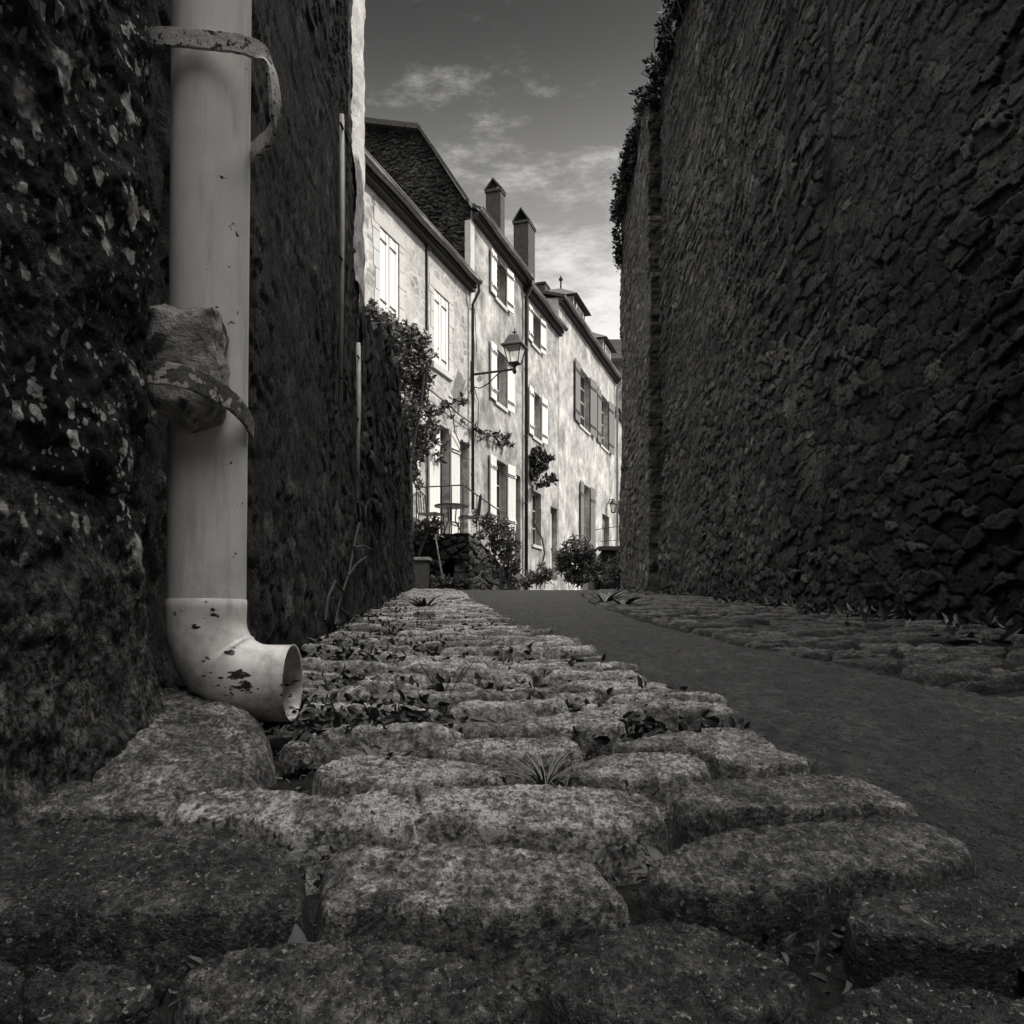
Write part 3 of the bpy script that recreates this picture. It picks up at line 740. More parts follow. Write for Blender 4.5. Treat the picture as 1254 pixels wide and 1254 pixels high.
def blob_pts(blobs, n, rng, hollow=.5):
    """points spread in clumps through the volume of several ellipsoids"""
    out = []; vol = np.array([b[1][0] * b[1][1] * b[1][2] for b in blobs]) ** .75; vol = vol / vol.sum()
    for (c, r), w in zip(blobs, vol):
        k = max(4, int(n * w)); nc = max(3, k // 26)
        dd = rng.normal(size=(nc, 3)); dd /= np.linalg.norm(dd, axis=1)[:, None]
        cc = dd * (hollow + (1.06 - hollow) * rng.random(nc))[:, None]
        pick = rng.integers(0, nc, k)
        p = cc[pick] + rng.normal(size=(k, 3)) * .15
        out.append(np.array(c) + p * np.array(r))
    return np.concatenate(out)

def foliage(name, blobs, n, size, m, parent, seed, **kw):
    rng = np.random.default_rng(seed)
    hollow = kw.pop('hollow', .35)
    V, Fc, tn = leaf_np(blob_pts(blobs, n, rng, hollow), size, rng, **kw)
    return mesh_np(name, V, Fc, m, parent, smooth=False, attrs={'tone': tn})

# ------------------------------------------------------------------ right wall
rw = thing('boundary_wall', (XRW, 6, G(6)), 'tall dark rubble stone wall along the right side of the street', 'wall')
rtop = interp([(0, 2.95), (.8, 3.05), (1.8, 3.75), (2.8, 4.5), (3.3, 4.9), (3.38, 4.2), (3.95, 4.2), (4.05, 5.3), (4.8, 6.0), (5.6, 6.5), (8.6, 6.5), (9.5, 6.6), (10.3, 6.45)])  # unseen top shaped for light: low for skylight, notched to sun the corner
def rw_extra(u, z):
    return -.12 * np.exp(-((u - 8.72 - .03 * np.sin(z * 9)) / (.06 + .10 * np.sin(z * 14) ** 2)) ** 4)
def rtop_j(u): u = np.asarray(u, float); return rtop(u) + .05 * np.sin(u * 4.1) + .03 * np.sin(u * 11.3)
# leans back a little with height: run the grid in a tilted frame
def right_wall(name, u0, u1, res, uvres, off, seed, su, sv, depth, mt, par, tl, th, extra=None, stain_shade=None):
    return wall_mesh(name, (XRW + off, 1.2, 0), (0, 1, 0), (-1, 0, 0), u0, u1, lambda u: np.full_like(u, -.35) , rtop_j, res, su, sv, depth, seed, mt, par, thick=.6, tone_lo=tl, tone_hi=th, bulge=.08, gap_tone=.32, extra=extra, uvres=uvres, edge=.10, stain_shade=stain_shade)
right_wall('face', .6, 8.78, .011, .0115, 0, 51, .14, .060, .021, M['rubble'], rw, .3, 1.6, rw_extra, lambda u, z, q: .55 + .65 * sstep(1.6, 5.6, u + 1.5 * fbm(q, .5, 4, 77)))  # near end darker: vignette shade painted into the stone tone
e = right_wall('far_end', 8.76, 11.3, .013, .015, -.12, 57, .15, .07, .022, M['rubble_pale'], rw, .6, 1.2)
e['label'] = 'paler mortared end section past the dark joint'
mb = MB(); mb.box(XRW + .04, XRW + .7, .6, 1.8, -.3, 2.95); mb.box(XRW + .03, XRW + .7, -6, .6, -.3, 6.0); mb.build('unseen_near_stretch', M['rubble'], rw)  # unseen stretch, raised behind the camera to darken the near right

# the wall goes on round the bend, out of sight, and shades the lane
cw = thing('lane_wall', (3.2, 17, .5), 'stone wall following the bend beyond the tall right wall', 'wall')
mb = MB()
def lw(Y): return 1.9 + .36 * (Y - 12.6)
for a, b in ((12.6, 17), (17, 22), (22, 27)):
    mb.hexa([(lw(a), a, .2), (lw(a) + .5, a, .2), (lw(b) + .5, b, .2), (lw(b), b, .2), (lw(a), a, 5.4), (lw(a) + .5, a, 5.4), (lw(b) + .5, b, 5.2), (lw(b), b, 5.2)])
mb.build('wall', M['rubble_pale'], cw)

# ivy over the top of the right wall
iv = thing('ivy', (XRW, 9, 6.4), 'dark ivy hanging over the top edge of the tall right wall', 'ivy')
rng = np.random.default_rng(5)
bl = []
for yy in np.arange(5.2, 12.6, .22):
    zt = float(rtop_j(yy - 1.2))
    bl.append(((XRW - .06 - .05 * rng.random(), yy, zt - .02 - .1 * rng.random()), (.10 + .06 * rng.random(), .2, .14 + .08 * rng.random())))
for k in range(6):
    bl.append(((XRW - .20, 11.0 + .25 * k, 6.3 - .04 * k), (.13, .2, .30)))
bl.append(((XRW - .22, 12.2, 5.7), (.10, .2, .5)))
foliage('foliage', bl, 9000, .062, M['leaf_dark'], iv, 6, up=-.1, hollow=.2, tone=(.4, 1.6))
mb = MB()
for k in range(16):
    y0 = 7 + 5.4 * rng.random(); z0 = float(rtop_j(y0 - 1.2)); L = .25 + .5 * rng.random()
    pts = [(XRW - .05, y0, z0)] + [(XRW - .10 - .16 * math.sin(j * .9 + k) ** 2, y0 + .05 * j * (rng.random() - .5), z0 + .10 - L * j / 4) for j in range(1, 5)]
    mb = MB(); mb.tube(pts, .006, 5); mb.build('stem', M['stem'], iv)

# ------------------------------------------------------------------ the row of houses
FA, FB = -7.4, .3333
dl = math.hypot(FB, 1); FD = np.array([FB, 1, 0]) / dl; FN = np.array([1, -FB, 0]) / dl
def fy(x): return -FA / (FB - (x - CX) / F)                 # depth where the facade crosses photo column x
def FP(s, z, w):                                            # s: depth along the facade, z, w: out from it
    return np.array([FA + FB * s, s, 0]) + FN * w + np.array([0, 0, z])
def fz(x, y): return (HY - y) / F * fy(x)
def fbox(mb, s0, s1, z0, z1, w0, w1, tone=1.0):
    mb.hexa([FP(s0, z0, w1), FP(s1, z0, w1), FP(s1, z0, w0), FP(s0, z0, w0), FP(s0, z1, w1), FP(s1, z1, w1), FP(s1, z1, w0), FP(s0, z1, w0)], tone)

def facade(name, s0, s1, z0, z1, holes, m, parent, depth=.24, body=5.5):
    """front wall with real openings and reveals, plus the two end walls and the back"""
    mb = MB()
    ss = sorted({s0, s1, *[h[0] for h in holes], *[h[1] for h in holes]}); zs = sorted({z0, z1, *[h[2] for h in holes], *[h[3] for h in holes]})
    for a, b in zip(ss[:-1], ss[1:]):
        for c, d in zip(zs[:-1], zs[1:]):
            if any(h[0] <= a + 1e-6 and b <= h[1] + 1e-6 and h[2] <= c + 1e-6 and d <= h[3] + 1e-6 for h in holes): continue
            mb.add([FP(a, c, 0), FP(b, c, 0), FP(b, d, 0), FP(a, d, 0)], [(0, 1, 2, 3)])
    for (a, b, c, d) in holes:
        for p, q in (((a, c), (a, d)), ((a, d), (b, d)), ((b, d), (b, c)), ((b, c), (a, c))):
            mb.add([FP(p[0], p[1], 0), FP(q[0], q[1], 0), FP(q[0], q[1], -depth), FP(p[0], p[1], -depth)], [(0, 1, 2, 3)])
    for s in (s0, s1):
        mb.add([FP(s, z0, 0), FP(s, z1, 0), FP(s, z1, -body), FP(s, z0, -body)], [(0, 1, 2, 3)])
    mb.add([FP(s0, z0, -body), FP(s0, z1, -body), FP(s1, z1, -body), FP(s1, z0, -body)], [(0, 1, 2, 3)])
    return mb.build(name, m, parent)

def window(parent, s0, s1, z0, z1, cross=2, dark='white_dull', w=-.16):
    """casement: frame with glazing bars (part), pane and sill (sub-parts)"""
    f = MB(); t = .055
    fbox(f, s0, s0 + t, z0, z1, w - .05, w); fbox(f, s1 - t, s1, z0, z1, w - .05, w)
    fbox(f, s0 + t, s1 - t, z0, z0 + t, w - .05, w); fbox(f, s0 + t, s1 - t, z1 - t, z1, w - .05, w)
    sm = (s0 + s1) / 2; fbox(f, sm - .03, sm + .03, z0 + t, z1 - t, w - .05, w + .004)
    for k in range(1, cross + 1):
        zc = z0 + (z1 - z0) * k / (cross + 1)
        fbox(f, s0 + t, sm - .03, zc - .014, zc + .014, w - .045, w - .004); fbox(f, sm + .03, s1 - t, zc - .014, zc + .014, w - .045, w - .004)
    fo = f.build('window', M[dark], parent)
    p = MB(); fbox(p, s0 + t * .5, s1 - t * .5, z0 + t * .5, z1 - t * .5, w - .035, w - .025); p.build('pane', M['pane'], fo)
    r = MB(); fbox(r, s0 - .002, s1 + .002, z0 - .002, z1 + .002, w - .5, w - .4); r.build('room_shade', M['dark_room'], fo)  # dark sheet put in for the unlit room behind the pane
    sl = MB(); fbox(sl, s0 - .06, s1 + .06, z0 - .09, z0 - .002, -.14, .05); sl.build('sill', M['ashlar'], fo)
    return fo

def shutter(parent, hs, z0, z1, width, side, ang, m, planks=3):
    """hinged board shutter. hs hinge depth, side -1 opens towards the camera end, +1 to the far end; ang off the wall"""
    mb = MB(); c, s = math.cos(ang), math.sin(ang)
    def P(a, z, t):                       # a along the leaf, t out of the leaf
        return FP(hs + side * (a * c) - side * t * s * 1.0, z, .025 + a * s + t * c)
    def bx(a0, a1, za, zb, t0, t1):
        p = [P(a0, za, t1), P(a1, za, t1), P(a1, za, t0), P(a0, za, t0), P(a0, zb, t1), P(a1, zb, t1), P(a1, zb, t0), P(a0, zb, t0)]
        if side < 0: p = [p[1], p[0], p[3], p[2], p[5], p[4], p[7], p[6]]
        mb.hexa(p)
    pw = width / planks
    for k in range(planks): bx(k * pw + .004, (k + 1) * pw - .004, z0, z1, 0, .032)
    h = z1 - z0
    for zz in (.14, .82): bx(.01, width - .01, z0 + h * zz, z0 + h * zz + .075, .033, .058)
    o = mb.build('shutter', M[m], parent)
    for zz in (.16, .84):
        ir = MB(); a = [P(0.0, z0 + h * zz, .060), P(width * .8, z0 + h * zz, .060)]
        ir.tube(a, .014, 5); ir.build('hinge', M['iron'], o)
    return o

def closed_shutters(parent, s0, s1, z0, z1, m):
    sm = (s0 + s1) / 2
    for a, b in ((s0 + .01, sm - .012), (sm + .012, s1 - .01)):
        mb = MB(); n = 3; pw = (b - a) / n
        for k in range(n): fbox(mb, a + k * pw + .004, a + (k + 1) * pw - .004, z0 + .01, z1 - .01, -.05, -.012 if k != 1 else -.018)
        o = mb.build('shutter', M[m], parent)
        for zz in (.12, .86):
            ir = MB(); zc = z0 + (z1 - z0) * zz; fbox(ir, a + .02, a + (b - a) * .75, zc - .018, zc + .018, -.011, -.004); ir.build('hinge', M['iron'], o)

def surround(parent, s0, s1, z0, z1, t=.16, w=.012):
    """dressed stone blocks round an opening"""
    mb = MB(); rnd = random.Random(int(s0 * 100))
    z = z0
    while z < z1 - .05:
        h = min(.28 + .12 * rnd.random(), z1 - z)
        for side in (0, 1):
            k = t * (1.0 + .9 * rnd.random())
            if side == 0: fbox(mb, s0 - k, s0 - .001, z + .004, z + h - .004, -.05, w)
            else: fbox(mb, s1 + .001, s1 + k, z + .004, z + h - .004, -.05, w)
        z += h
    fbox(mb, s0 - t * 1.4, s1 + t * 1.4, z1 + .002, z1 + .27, -.05, w + .002)
    fbox(mb, s0 - t * .8, s1 + t * .8, z0 - .15, z0 - .004, -.05, .06)
    mb.build('window_surround', M['ashlar'], parent, bevel=.01)

def gutter(parent, s0, s1, z, w=.25, r=.075, m='zinc'):
    mb = MB(); n = 10; ns = max(2, int((s1 - s0) / .6)); vs = []
    for i in range(ns + 1):
        s = s0 + (s1 - s0) * i / ns; dz = .018 * math.sin(i * 1.7 + s0)
        for k in range(n + 1):
            t = PI + PI * k / n
            vs.append(FP(s, z + dz + r * math.sin(t), w + r * math.cos(t)))
        for k in range(n, -1, -1):
            t = PI + PI * k / n
            vs.append(FP(s, z + dz + (r - .01) * math.sin(t), w + (r - .01) * math.cos(t)))
    q = 2 * (n + 1); fs = []
    for i in range(ns):
        for k in range(q): fs.append((i * q + k, i * q + (k + 1) % q, (i + 1) * q + (k + 1) % q, (i + 1) * q + k))
    fs += [tuple(range(q)), tuple(ns * q + k for k in range(q - 1, -1, -1))]
    mb.add(vs, fs)
    mb.tube([FP(s0, z + .005, w + r), FP(s1, z + .005, w + r)], .014, 6)
    return mb.build('gutter', M[m], parent, smooth=True)

def roof(parent, s0, s1, z, prof, over=.22, ends=(.05, .05), name='roof'):
    """slab following a profile [(w, z)] from the eave inward; slates as overlapping courses"""
    mb = MB(); th = .09
    pr = [(over, z - .0)] + prof
    a, b = s0 - ends[0], s1 + ends[1]
    for (w0, z0), (w1, z1) in zip(pr[:-1], pr[1:]):
        L = math.hypot(w1 - w0, z1 - z0); n = max(1, int(L / .16))
        for k in range(n):
            t0, t1 = k / n, (k + 1) / n
            wa, za = w0 + (w1 - w0) * t0, z0 + (z1 - z0) * t0; wb, zb = w0 + (w1 - w0) * t1, z0 + (z1 - z0) * t1
            lift = .022
            mb.hexa([FP(a, za - th, wa), FP(b, za - th, wa), FP(b, zb - th, wb), FP(a, zb - th, wb), FP(a, za + lift, wa), FP(b, za + lift, wa), FP(b, zb, wb), FP(a, zb, wb)])
    o = mb.build(name, M['slate'], parent)
    if prof[-1][1] > z - .5:
        for s_ in (s0 + .01, s1 - .01):
            g_ = MB(); ring = [FP(s_, z - .12, -.01)] + [FP(s_, zz - .1, ww) for ww, zz in prof] + [FP(s_, z - .12, prof[-1][0])]
            g_.add(ring, [tuple(range(len(ring)))]); g_.build('gable_end', M['slate'], parent)
    e = MB(); fbox(e, a, b, z - .17, z - .095, .005, over - .05); fbox(e, a, b, z - .26, z - .171, .004, over * .55)
    e.build('eave_board', M['wood_dark'], parent)
    return o

def downspout(parent, s, z0, z1, w=.09, r=.045, m='zinc_dark', top_w=.25):
    mb = MB()
    mb.tube([FP(s, z1, top_w), FP(s, z1 - .16, top_w), FP(s, z1 - .45, w), FP(s, z0, w)], r, 12)
    o = mb.build('downspout', M[m], parent, smooth=True)
    k = z0 + .8
    while k < z1 - .7:
        c = MB(); c.tube([FP(s - .001, k, w), FP(s + .001, k + .05, w)], r + .012, 12); k += 1.9; c.build('collar', M[m], o)

def chimney(parent, s, t, w_, l_, z0, z1, cap='tent', m='brick_dark', cap_h=.34):
    """s depth, t inward from the facade; w_ along the normal, l_ along the street"""
    mb = MB()
    fbox(mb, s, s + l_, z0, z1, -t - w_, -t)
    fbox(mb, s - .03, s + l_ + .03, z1 - .10, z1 - .02, -t - w_ - .03, -t + .03)
    o = mb.build('chimney', M[m], parent, bevel=.012)
    if cap == 'tent':
        c = MB(); th = .035
        mid = -t - w_ / 2
        for sg in (-1, 1):
            e = mid + sg * (w_ / 2 + .05)
            c.hexa([FP(s - .03, z1 - .02, e), FP(s + l_ + .03, z1 - .02, e), FP(s + l_ + .03, z1 - .02, e - sg * th * 1.6), FP(s - .03, z1 - .02, e - sg * th * 1.6),
                    FP(s - .03, z1 + cap_h, mid + sg * .006), FP(s + l_ + .03, z1 + cap_h, mid + sg * .006), FP(s + l_ + .03, z1 + cap_h - th * 1.8, mid + sg * .004), FP(s - .03, z1 + cap_h - th * 1.8, mid + sg * .004)])
        c.build('chimney_cap', M['slate'], o)
    return o

GZ = .35
# ---- house one: rubble and lime, white closed shutters
S0, S1 = 12.6, fy(577); ZE = 7.95
h1 = thing('terraced_house', FP(16, .5, 0), 'nearest sunlit house, patchy rubble and lime front with closed white shutters', 'house', 'sunlit row of terraced houses')
w1 = (fy(465), fy(488.5), 5.72, 7.22); w2 = (fy(531.5), fy(549.5), 5.46, 7.02)
d1 = (fy(536), fy(550), 1.70, 4.22); d2 = (fy(562), fy(573), 1.70, 4.12); 
facade('wall', S0, S1, GZ, ZE, [w1, w2, d1, d2], M['plaster_a'], h1)
for q in (w1, w2):
    closed_shutters(h1, *q, 'white_paint'); surround(h1, *q)
def door(parent, q, leaf='grey_paint', pale_edge=True):
    mb = MB(); a, b, c, d = q
    fbox(mb, a, b, c, d, -.22, -.18); 
    for k in (0, 1):
        x0 = a + .06 + k * ((b - a) / 2); x1 = x0 + (b - a) / 2 - .12
        for z0, z1 in ((c + .15, c + .9), (c + 1.05, d - .15)): fbox(mb, x0, x1, z0, z1, -.181, -.165)
    o = mb.build('door', M[leaf], parent)
    hd = MB(); hd.tube([FP((a + b) / 2 + .06, c + 1.0, -.16), FP((a + b) / 2 + .06, c + 1.0, -.10), FP((a + b) / 2 + .16, c + 1.0, -.10)], .014, 8); hd.build('handle', M['iron'], o)
    return o
door(h1, d1, 'wood_dark'); door(h1, d2, 'grey_paint')
shutter(h1, d1[0], d1[2] + .1, d1[3] - .05, .55, -1, .04, 'white_paint'); shutter(h1, d1[1], d1[2] + .1, d1[3] - .05, .42, 1, .06, 'white_paint')
surround(h1, *d2, t=.12)
gutter(h1, S0, S1 - .1, ZE - .02, m='zinc'); 
roof(h1, S0, S1, ZE + .05, [(-2.6, ZE + 2.4), (-5.5, ZE + .2)], ends=(.1, -.02))
downspout(h1, S1 - .12, 2.6, ZE - .08, m='zinc_dark', r=.035)
mb = MB(); fbox(mb, fy(521), fy(522.5), 6.0, 7.85, 0, .04); fbox(mb, fy(520), fy(525), 7.7, 7.95, 0, .07); mb.build('wall_tie', M['iron'], h1)

# ---- house two: tall, gable of rubble stone to the camera
A0, A1 = fy(577.3), fy(641); ZA = 9.72
h2 = thing('terraced_house', FP(21, .5, 0), 'tall narrow house with a bare rubble gable, behind the street lantern', 'house', 'sunlit row of terraced houses')
def wn(xc, wid, x_for_z, yt, yb):
    s = fy(xc); return (s - wid / 2 * .949, s + wid / 2 * .949, fz(x_for_z, yb), fz(x_for_z, yt))
a1 = wn(612.5, .82, 613, 322, 371); a2 = wn(613, .86, 614, 432, 497); a3 = wn(613, .92, 613, 565, 648); a4 = (fy(630), fy(637.5), .6, fz(634, 582))
facade('wall', A0, A1, GZ, ZA, [a1, a2, a3, a4], M['plaster_b'], h2)
for q in (a1, a2, a3):
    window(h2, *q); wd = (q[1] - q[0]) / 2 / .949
    shutter(h2, q[0] - .0, q[2] - .02, q[3] + .02, wd, -1, .03, 'white_paint', 2); shutter(h2, q[1], q[2] - .02, q[3] + .02, wd, 1, .12, 'white_paint', 2)
door(h2, a4, 'wood_dark')
gutter(h2, A0 - .1, A1, ZA - .03, m='zinc')
PROF2 = [(-2.9, ZA + 2.0), (-5.4, ZA + 1.2)]
roof(h2, A0, A1, ZA + .05, PROF2, ends=(-.05, 0))
# gable wall above the neighbour: rubble relief, cut to the roof profile
def gable():
    nw, nz = 300, 300
    W = np.linspace(-.02, -5.2, nw); t = np.linspace(0, 1, nz)
    tops = np.interp(-W, [0, 1.28, 2.75, 5.4], [ZA + .02, ZA + 2.05, ZA + 2.48, ZA + 2.3])
    zb = ZE - .9
    WW = np.repeat(W[None], nz, 0); ZZ = zb + (tops - zb)[None] * t[:, None]
    w = WW.ravel(); z = ZZ.ravel(); q = np.stack([w, z, w * 0], 1)
    F1, F2, R, DU, DV = stones(w + .05 * fbm(q, 6, 2, 3), z + .03 * fbm(q, 5, 2, 4), .22, .055, 71)
    e = sstep(.02, .3, F2 - F1); h = .035 * e * (.5 + R) + .01 * fbm(q, 18, 3, 6)
    base = FP(A0 - .03, 0, 0)
    P = base[None] + w[:, None] * FN + z[:, None] * ez - h[:, None] * FD
    tone = (.6 + 1.0 * ((R * 5.7) % 1)) * (.3 + .7 * sstep(0, .16, F2 - F1))
    idx = np.arange(nw * nz).reshape(nz, nw)
    Fc = np.stack([idx[:-1, :-1], idx[:-1, 1:], idx[1:, 1:], idx[1:, :-1]], -1).reshape(-1, 4)
    return mesh_np('gable', P, Fc, M['rubble'], h2, attrs={'tone': tone})
gable()['label'] = 'bare rubble stone gable rising above the lower roof'
mb = MB()
vs = [(0.02, ZA + .05), (-1.28, ZA + 2.07), (-2.75, ZA + 2.5), (-5.3, ZA + 2.32)]
for (wa, za), (wb, zb) in zip(vs[:-1], vs[1:]):
    n = 4
    for k in range(n):
        f0, f1 = k / n, (k + .96) / n
        w0, z0 = wa + (wb - wa) * f0, za + (zb - za) * f0; w_1, z1 = wa + (wb - wa) * f1, za + (zb - za) * f1
        mb.hexa([FP(A0 - .20, z0 - .02, w0), FP(A0 + .02, z0 - .02, w0), FP(A0 + .02, z1 - .02, w_1), FP(A0 - .20, z1 - .02, w_1), FP(A0 - .20, z0 + .11, w0), FP(A0 + .02, z0 + .11, w0), FP(A0 + .02, z1 + .11, w_1), FP(A0 - .20, z1 + .11, w_1)])
mb.build('gable_coping', M['slate'], h2)
mb = MB(); fbox(mb, A0 - .10, A0 + .16, ZE - .6, ZA - .28, -.13, .02); mb.build('quoin', M['ashlar'], h2, bevel=.01)
def place_chimney(parent, x0, x1, x2, ytop, t, cap, m='brick_dark', zlow=9.5, cap_h=.34):
    # front face spans photo x0..x1, lit side x1..x2 : the near outer corner (front right) is at inward distance t
    k = (x1 - CX) / F
    s = (-FA + FN[0] * t) / (FB - k) ; 
    for _ in range(20):
        p = FP(s, 0, -t); s -= ((p[0] / p[1]) - k) * 40
    p = FP(s, 0, -t); D = p[1]
    w_ = (x1 - x0) / F * D / FN[0]; 
    l_ = (x2 - x1) / F * D / (FD[0] - k * FD[1])
    zt = (HY - ytop) / F * D
    return chimney(parent, s, t, w_, l_, zlow, zt, cap, m, cap_h)
c = place_chimney(h2, 594.5, 613, 618, 229, 1.1, 'tent', 'brick_dark', 10.5, .32); c['label'] = 'smooth chimney under a slate tent cap'
downspout(h2, A1 - .02, .6, ZA - .10, r=.05, m='zinc_dark')

# ---- house three
B0, B1 = fy(641.3), fy(684); ZB = 9.55
h3 = thing('terraced_house', FP(25, .5, 0), 'house with one column of pale shutters, between the tall downspout and grey shuttered house', 'house', 'sunlit row of terraced houses')
b1 = wn(655.5, .82, 655, 384, 424); b2 = wn(657, .86, 657, 482, 537); b3 = wn(657.5, .9, 658, 603, 668); b4 = (fy(674), fy(682.5), 1.3, fz(679, 622))
facade('wall', B0, B1, GZ, ZB, [b1, b2, b3, b4], M['plaster_c'], h3)
for q in (b1, b2):
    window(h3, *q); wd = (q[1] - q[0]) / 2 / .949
    shutter(h3, q[0], q[2] - .02, q[3] + .02, wd, -1, .03, 'white_paint', 2); shutter(h3, q[1], q[2] - .02, q[3] + .02, wd, 1, .12, 'white_paint', 2)
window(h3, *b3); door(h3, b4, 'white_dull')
gutter(h3, B0, B1 + .02, ZB - .03, m='zinc'); roof(h3, B0, B1, ZB + .05, [(-2.9, ZB + 2.1), (-5.5, ZB + .6)], ends=(0, .1))
c = place_chimney(h3, 628.8, 647, 655, 268, 1.0, 'tent', 'brick_dark', 10.0, .42); c['label'] = 'rough stone chimney with a steep dark cap'
c = place_chimney(h3, 656.5, 667.5, 673, 344, 1.5, 'none', 'brick_dark', 10.0); c['label'] = 'short plain chimney without a cap'

# ---- house four: grey shutters, dormers
C0, C1 = fy(684.3), fy(754); ZC = 10.62
h4 = thing('terraced_house', FP(32, .5, 0), 'wide house with grey board shutters and dormers on its slate roof', 'house', 'sunlit row of terraced houses')
ca = (fy(709), fy(721.5), 7.1, 9.2); cb = (fy(735), fy(744.5), 7.1, 9.2); cc = (fy(713.5), fy(722), 2.2, 5.05); cd = (fy(737.5), fy(746), 2.9, fz(742, 631))
facade('wall', C0, C1, GZ, ZC, [ca, cb, cc, cd], M['plaster_d'], h4)
for q in (ca, cb, cc):
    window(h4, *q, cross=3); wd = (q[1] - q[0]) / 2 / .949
    shutter(h4, q[0], q[2] - .02, q[3] + .02, wd * .95, -1, .04, 'grey_paint', 3); shutter(h4, q[1], q[2] - .02, q[3] + .02, wd * .95, 1, .1, 'grey_paint', 3)
door(h4, cd, 'grey_paint')
gutter(h4, C0, C1 + .1, ZC - .04, m='zinc'); roof(h4, C0, C1, ZC + .05, [(-1.0, ZC + .4), (-3.1, ZC + 2.1), (-6, ZC + .4)], ends=(.05, .1))
downspout(h4, C1 - .1, 2.5, ZC - .1, r=.05, m='conduit')
def dormer(parent, x0, x1, ytop, ybase, t, fin, wid=1.5):
    s = fy((x0 + x1) / 2); 
    k = ((x0 + x1) / 2 - CX) / F
    for _ in range(30):
        p = FP(s, 0, -t); s -= ((p[0] / p[1]) - k) * 40
    D = FP(s, 0, -t)[1]; z1 = (HY - ytop) / F * D; z0 = (HY - ybase) / F * D
    ze = z0 + (z1 - z0) * .55
    mb = MB(); fbox(mb, s - wid / 2, s + wid / 2, z0 - .6, ze, -t - 2.2, -t)
    o = mb.build('dormer', M['slate'], parent)
    wv = MB(); fbox(wv, s - wid * .32, s + wid * .32, z0 - .1, ze - .12, -t + .002, -t + .04); fbox(wv, s - wid / 2 - .02, s - wid / 2 + .06, z0 - .1, ze - .02, -t - .3, -t + .03)
    wv.build('window', M['white_dull'], o)
    pv = MB(); fbox(pv, s - wid * .25, s - .04, z0, ze - .2, -t + .042, -t + .05); fbox(pv, s + .04, s + wid * .25, z0, ze - .2, -t + .042, -t + .05); pv.build('pane', M['pane'], o)
    rf = MB(); e = .22; a, b = s - wid / 2 - e, s + wid / 2 + e
    rf.add([FP(a, ze, -t + e), FP(b, ze, -t + e), FP(b, ze, -t - 2.3), FP(a, ze, -t - 2.3), FP(s, z1, -t - .7), FP(s, z1, -t - 2.3)],
           [(0, 1, 4), (1, 2, 5, 4), (3, 0, 4, 5), (2, 3, 5), (3, 2, 1, 0)])
    rf.build('dormer_roof', M['slate'], o)
    if fin:
        ff = MB(); ff.tube([FP(s, z1 - .05, -t - .7), FP(s, z1 + .45, -t - .7)], .035, 6); ff.tube([FP(s, z1 + .3, -t - .7), FP(s, z1 + .36, -t - .7)], .08, 8); ff.build('finial', M['iron'], o)
dormer(h4, 696, 722, 350, 403, .25, True, 1.8); dormer(h4, 730, 757, 404, 446, .25, False, 1.7)

# ---- the end of the row and a far roof
h5 = thing('terraced_house', FP(40, .5, 0), 'last pale sliver of the house row, beside the end of the right wall', 'house', 'sunlit row of terraced houses')
e1 = (fy(758.5), fy(763), 2.9, fz(761, 622))
facade('wall', C1 + .02, 52, GZ, 9.2, [e1], M['plaster_c'], h5)
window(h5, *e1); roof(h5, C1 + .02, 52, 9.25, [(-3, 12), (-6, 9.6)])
fb = thing('far_house', (8, 58, .5), 'distant building with a big dark slate roof behind the dormers', 'house')
mb = MB(); x0, x1 = at(712, 0, 58)[0], at(800, 0, 58)[0] + 6
zr, ze_ = (HY - 384) * .058, (HY - 440) * .058
mb.hexa([(x0, 58, .5), (x1, 58, .5), (x1, 68, .5), (x0, 68, .5), (x0, 58, ze_), (x1, 58, ze_), (x1, 68, ze_), (x0, 68, ze_)]); mb.build('wall', M['plaster_c'], fb)
mb = MB(); n = 16
for k in range(n):
    t0, t1 = k / n, (k + 1) / n
    ya, yb = 57.6 + 5.4 * t0, 57.6 + 5.4 * t1; za, zb = ze_ - .1 + (zr - ze_) * t0, ze_ - .1 + (zr - ze_) * t1
    mb.hexa([(x0 - .3, ya, za - .15), (x1, ya, za - .15), (x1, yb, zb - .15), (x0 - .3, yb, zb - .15), (x0 - .3, ya, za + .06), (x1, ya, za + .06), (x1, yb, zb), (x0 - .3, yb, zb)])
mb.hexa([(x0 - .3, 63, zr - .3), (x1, 63, zr - .3), (x1, 68.4, ze_ - .3), (x0 - .3, 68.4, ze_ - .3), (x0 - .3, 63, zr - .1), (x1, 63, zr - .1), (x1, 68.4, ze_ - .1), (x0 - .3, 68.4, ze_ - .1)])
mb.build('roof', M['slate'], fb)

# ------------------------------------------------------------------ street lantern
LS = fy(577); LZ = fz(577, 458); LW = 1.08
sl = thing('street_lantern', FP(LS, LZ, 0), 'old iron street lantern on a wall bracket over the lane', 'street lamp')
mb = MB()
mb.tube([FP(LS, LZ - .02, .03), FP(LS, LZ + .01, LW)], .028, 8)
mb.tube([FP(LS, LZ - .42, .03), FP(LS, LZ + .30, .03)], .034, 8)
pts = [FP(LS, LZ - .30 + .0, .04), FP(LS, LZ - .36, .22), FP(LS, LZ - .27, .42), FP(LS, LZ - .10, .62), FP(LS, LZ - .03, .72)]
mb.tube(pts, .014, 6)
sp = [FP(LS, LZ - .14 + .07 * math.cos(a) * (1 - a / 9), .2 + .07 * math.sin(a) * (1 - a / 9)) for a in np.linspace(0, 7.5, 16)]
mb.tube(sp, .011, 6); mb.build('bracket', M['iron'], sl)
lc = FP(LS, LZ, LW); lz = LZ
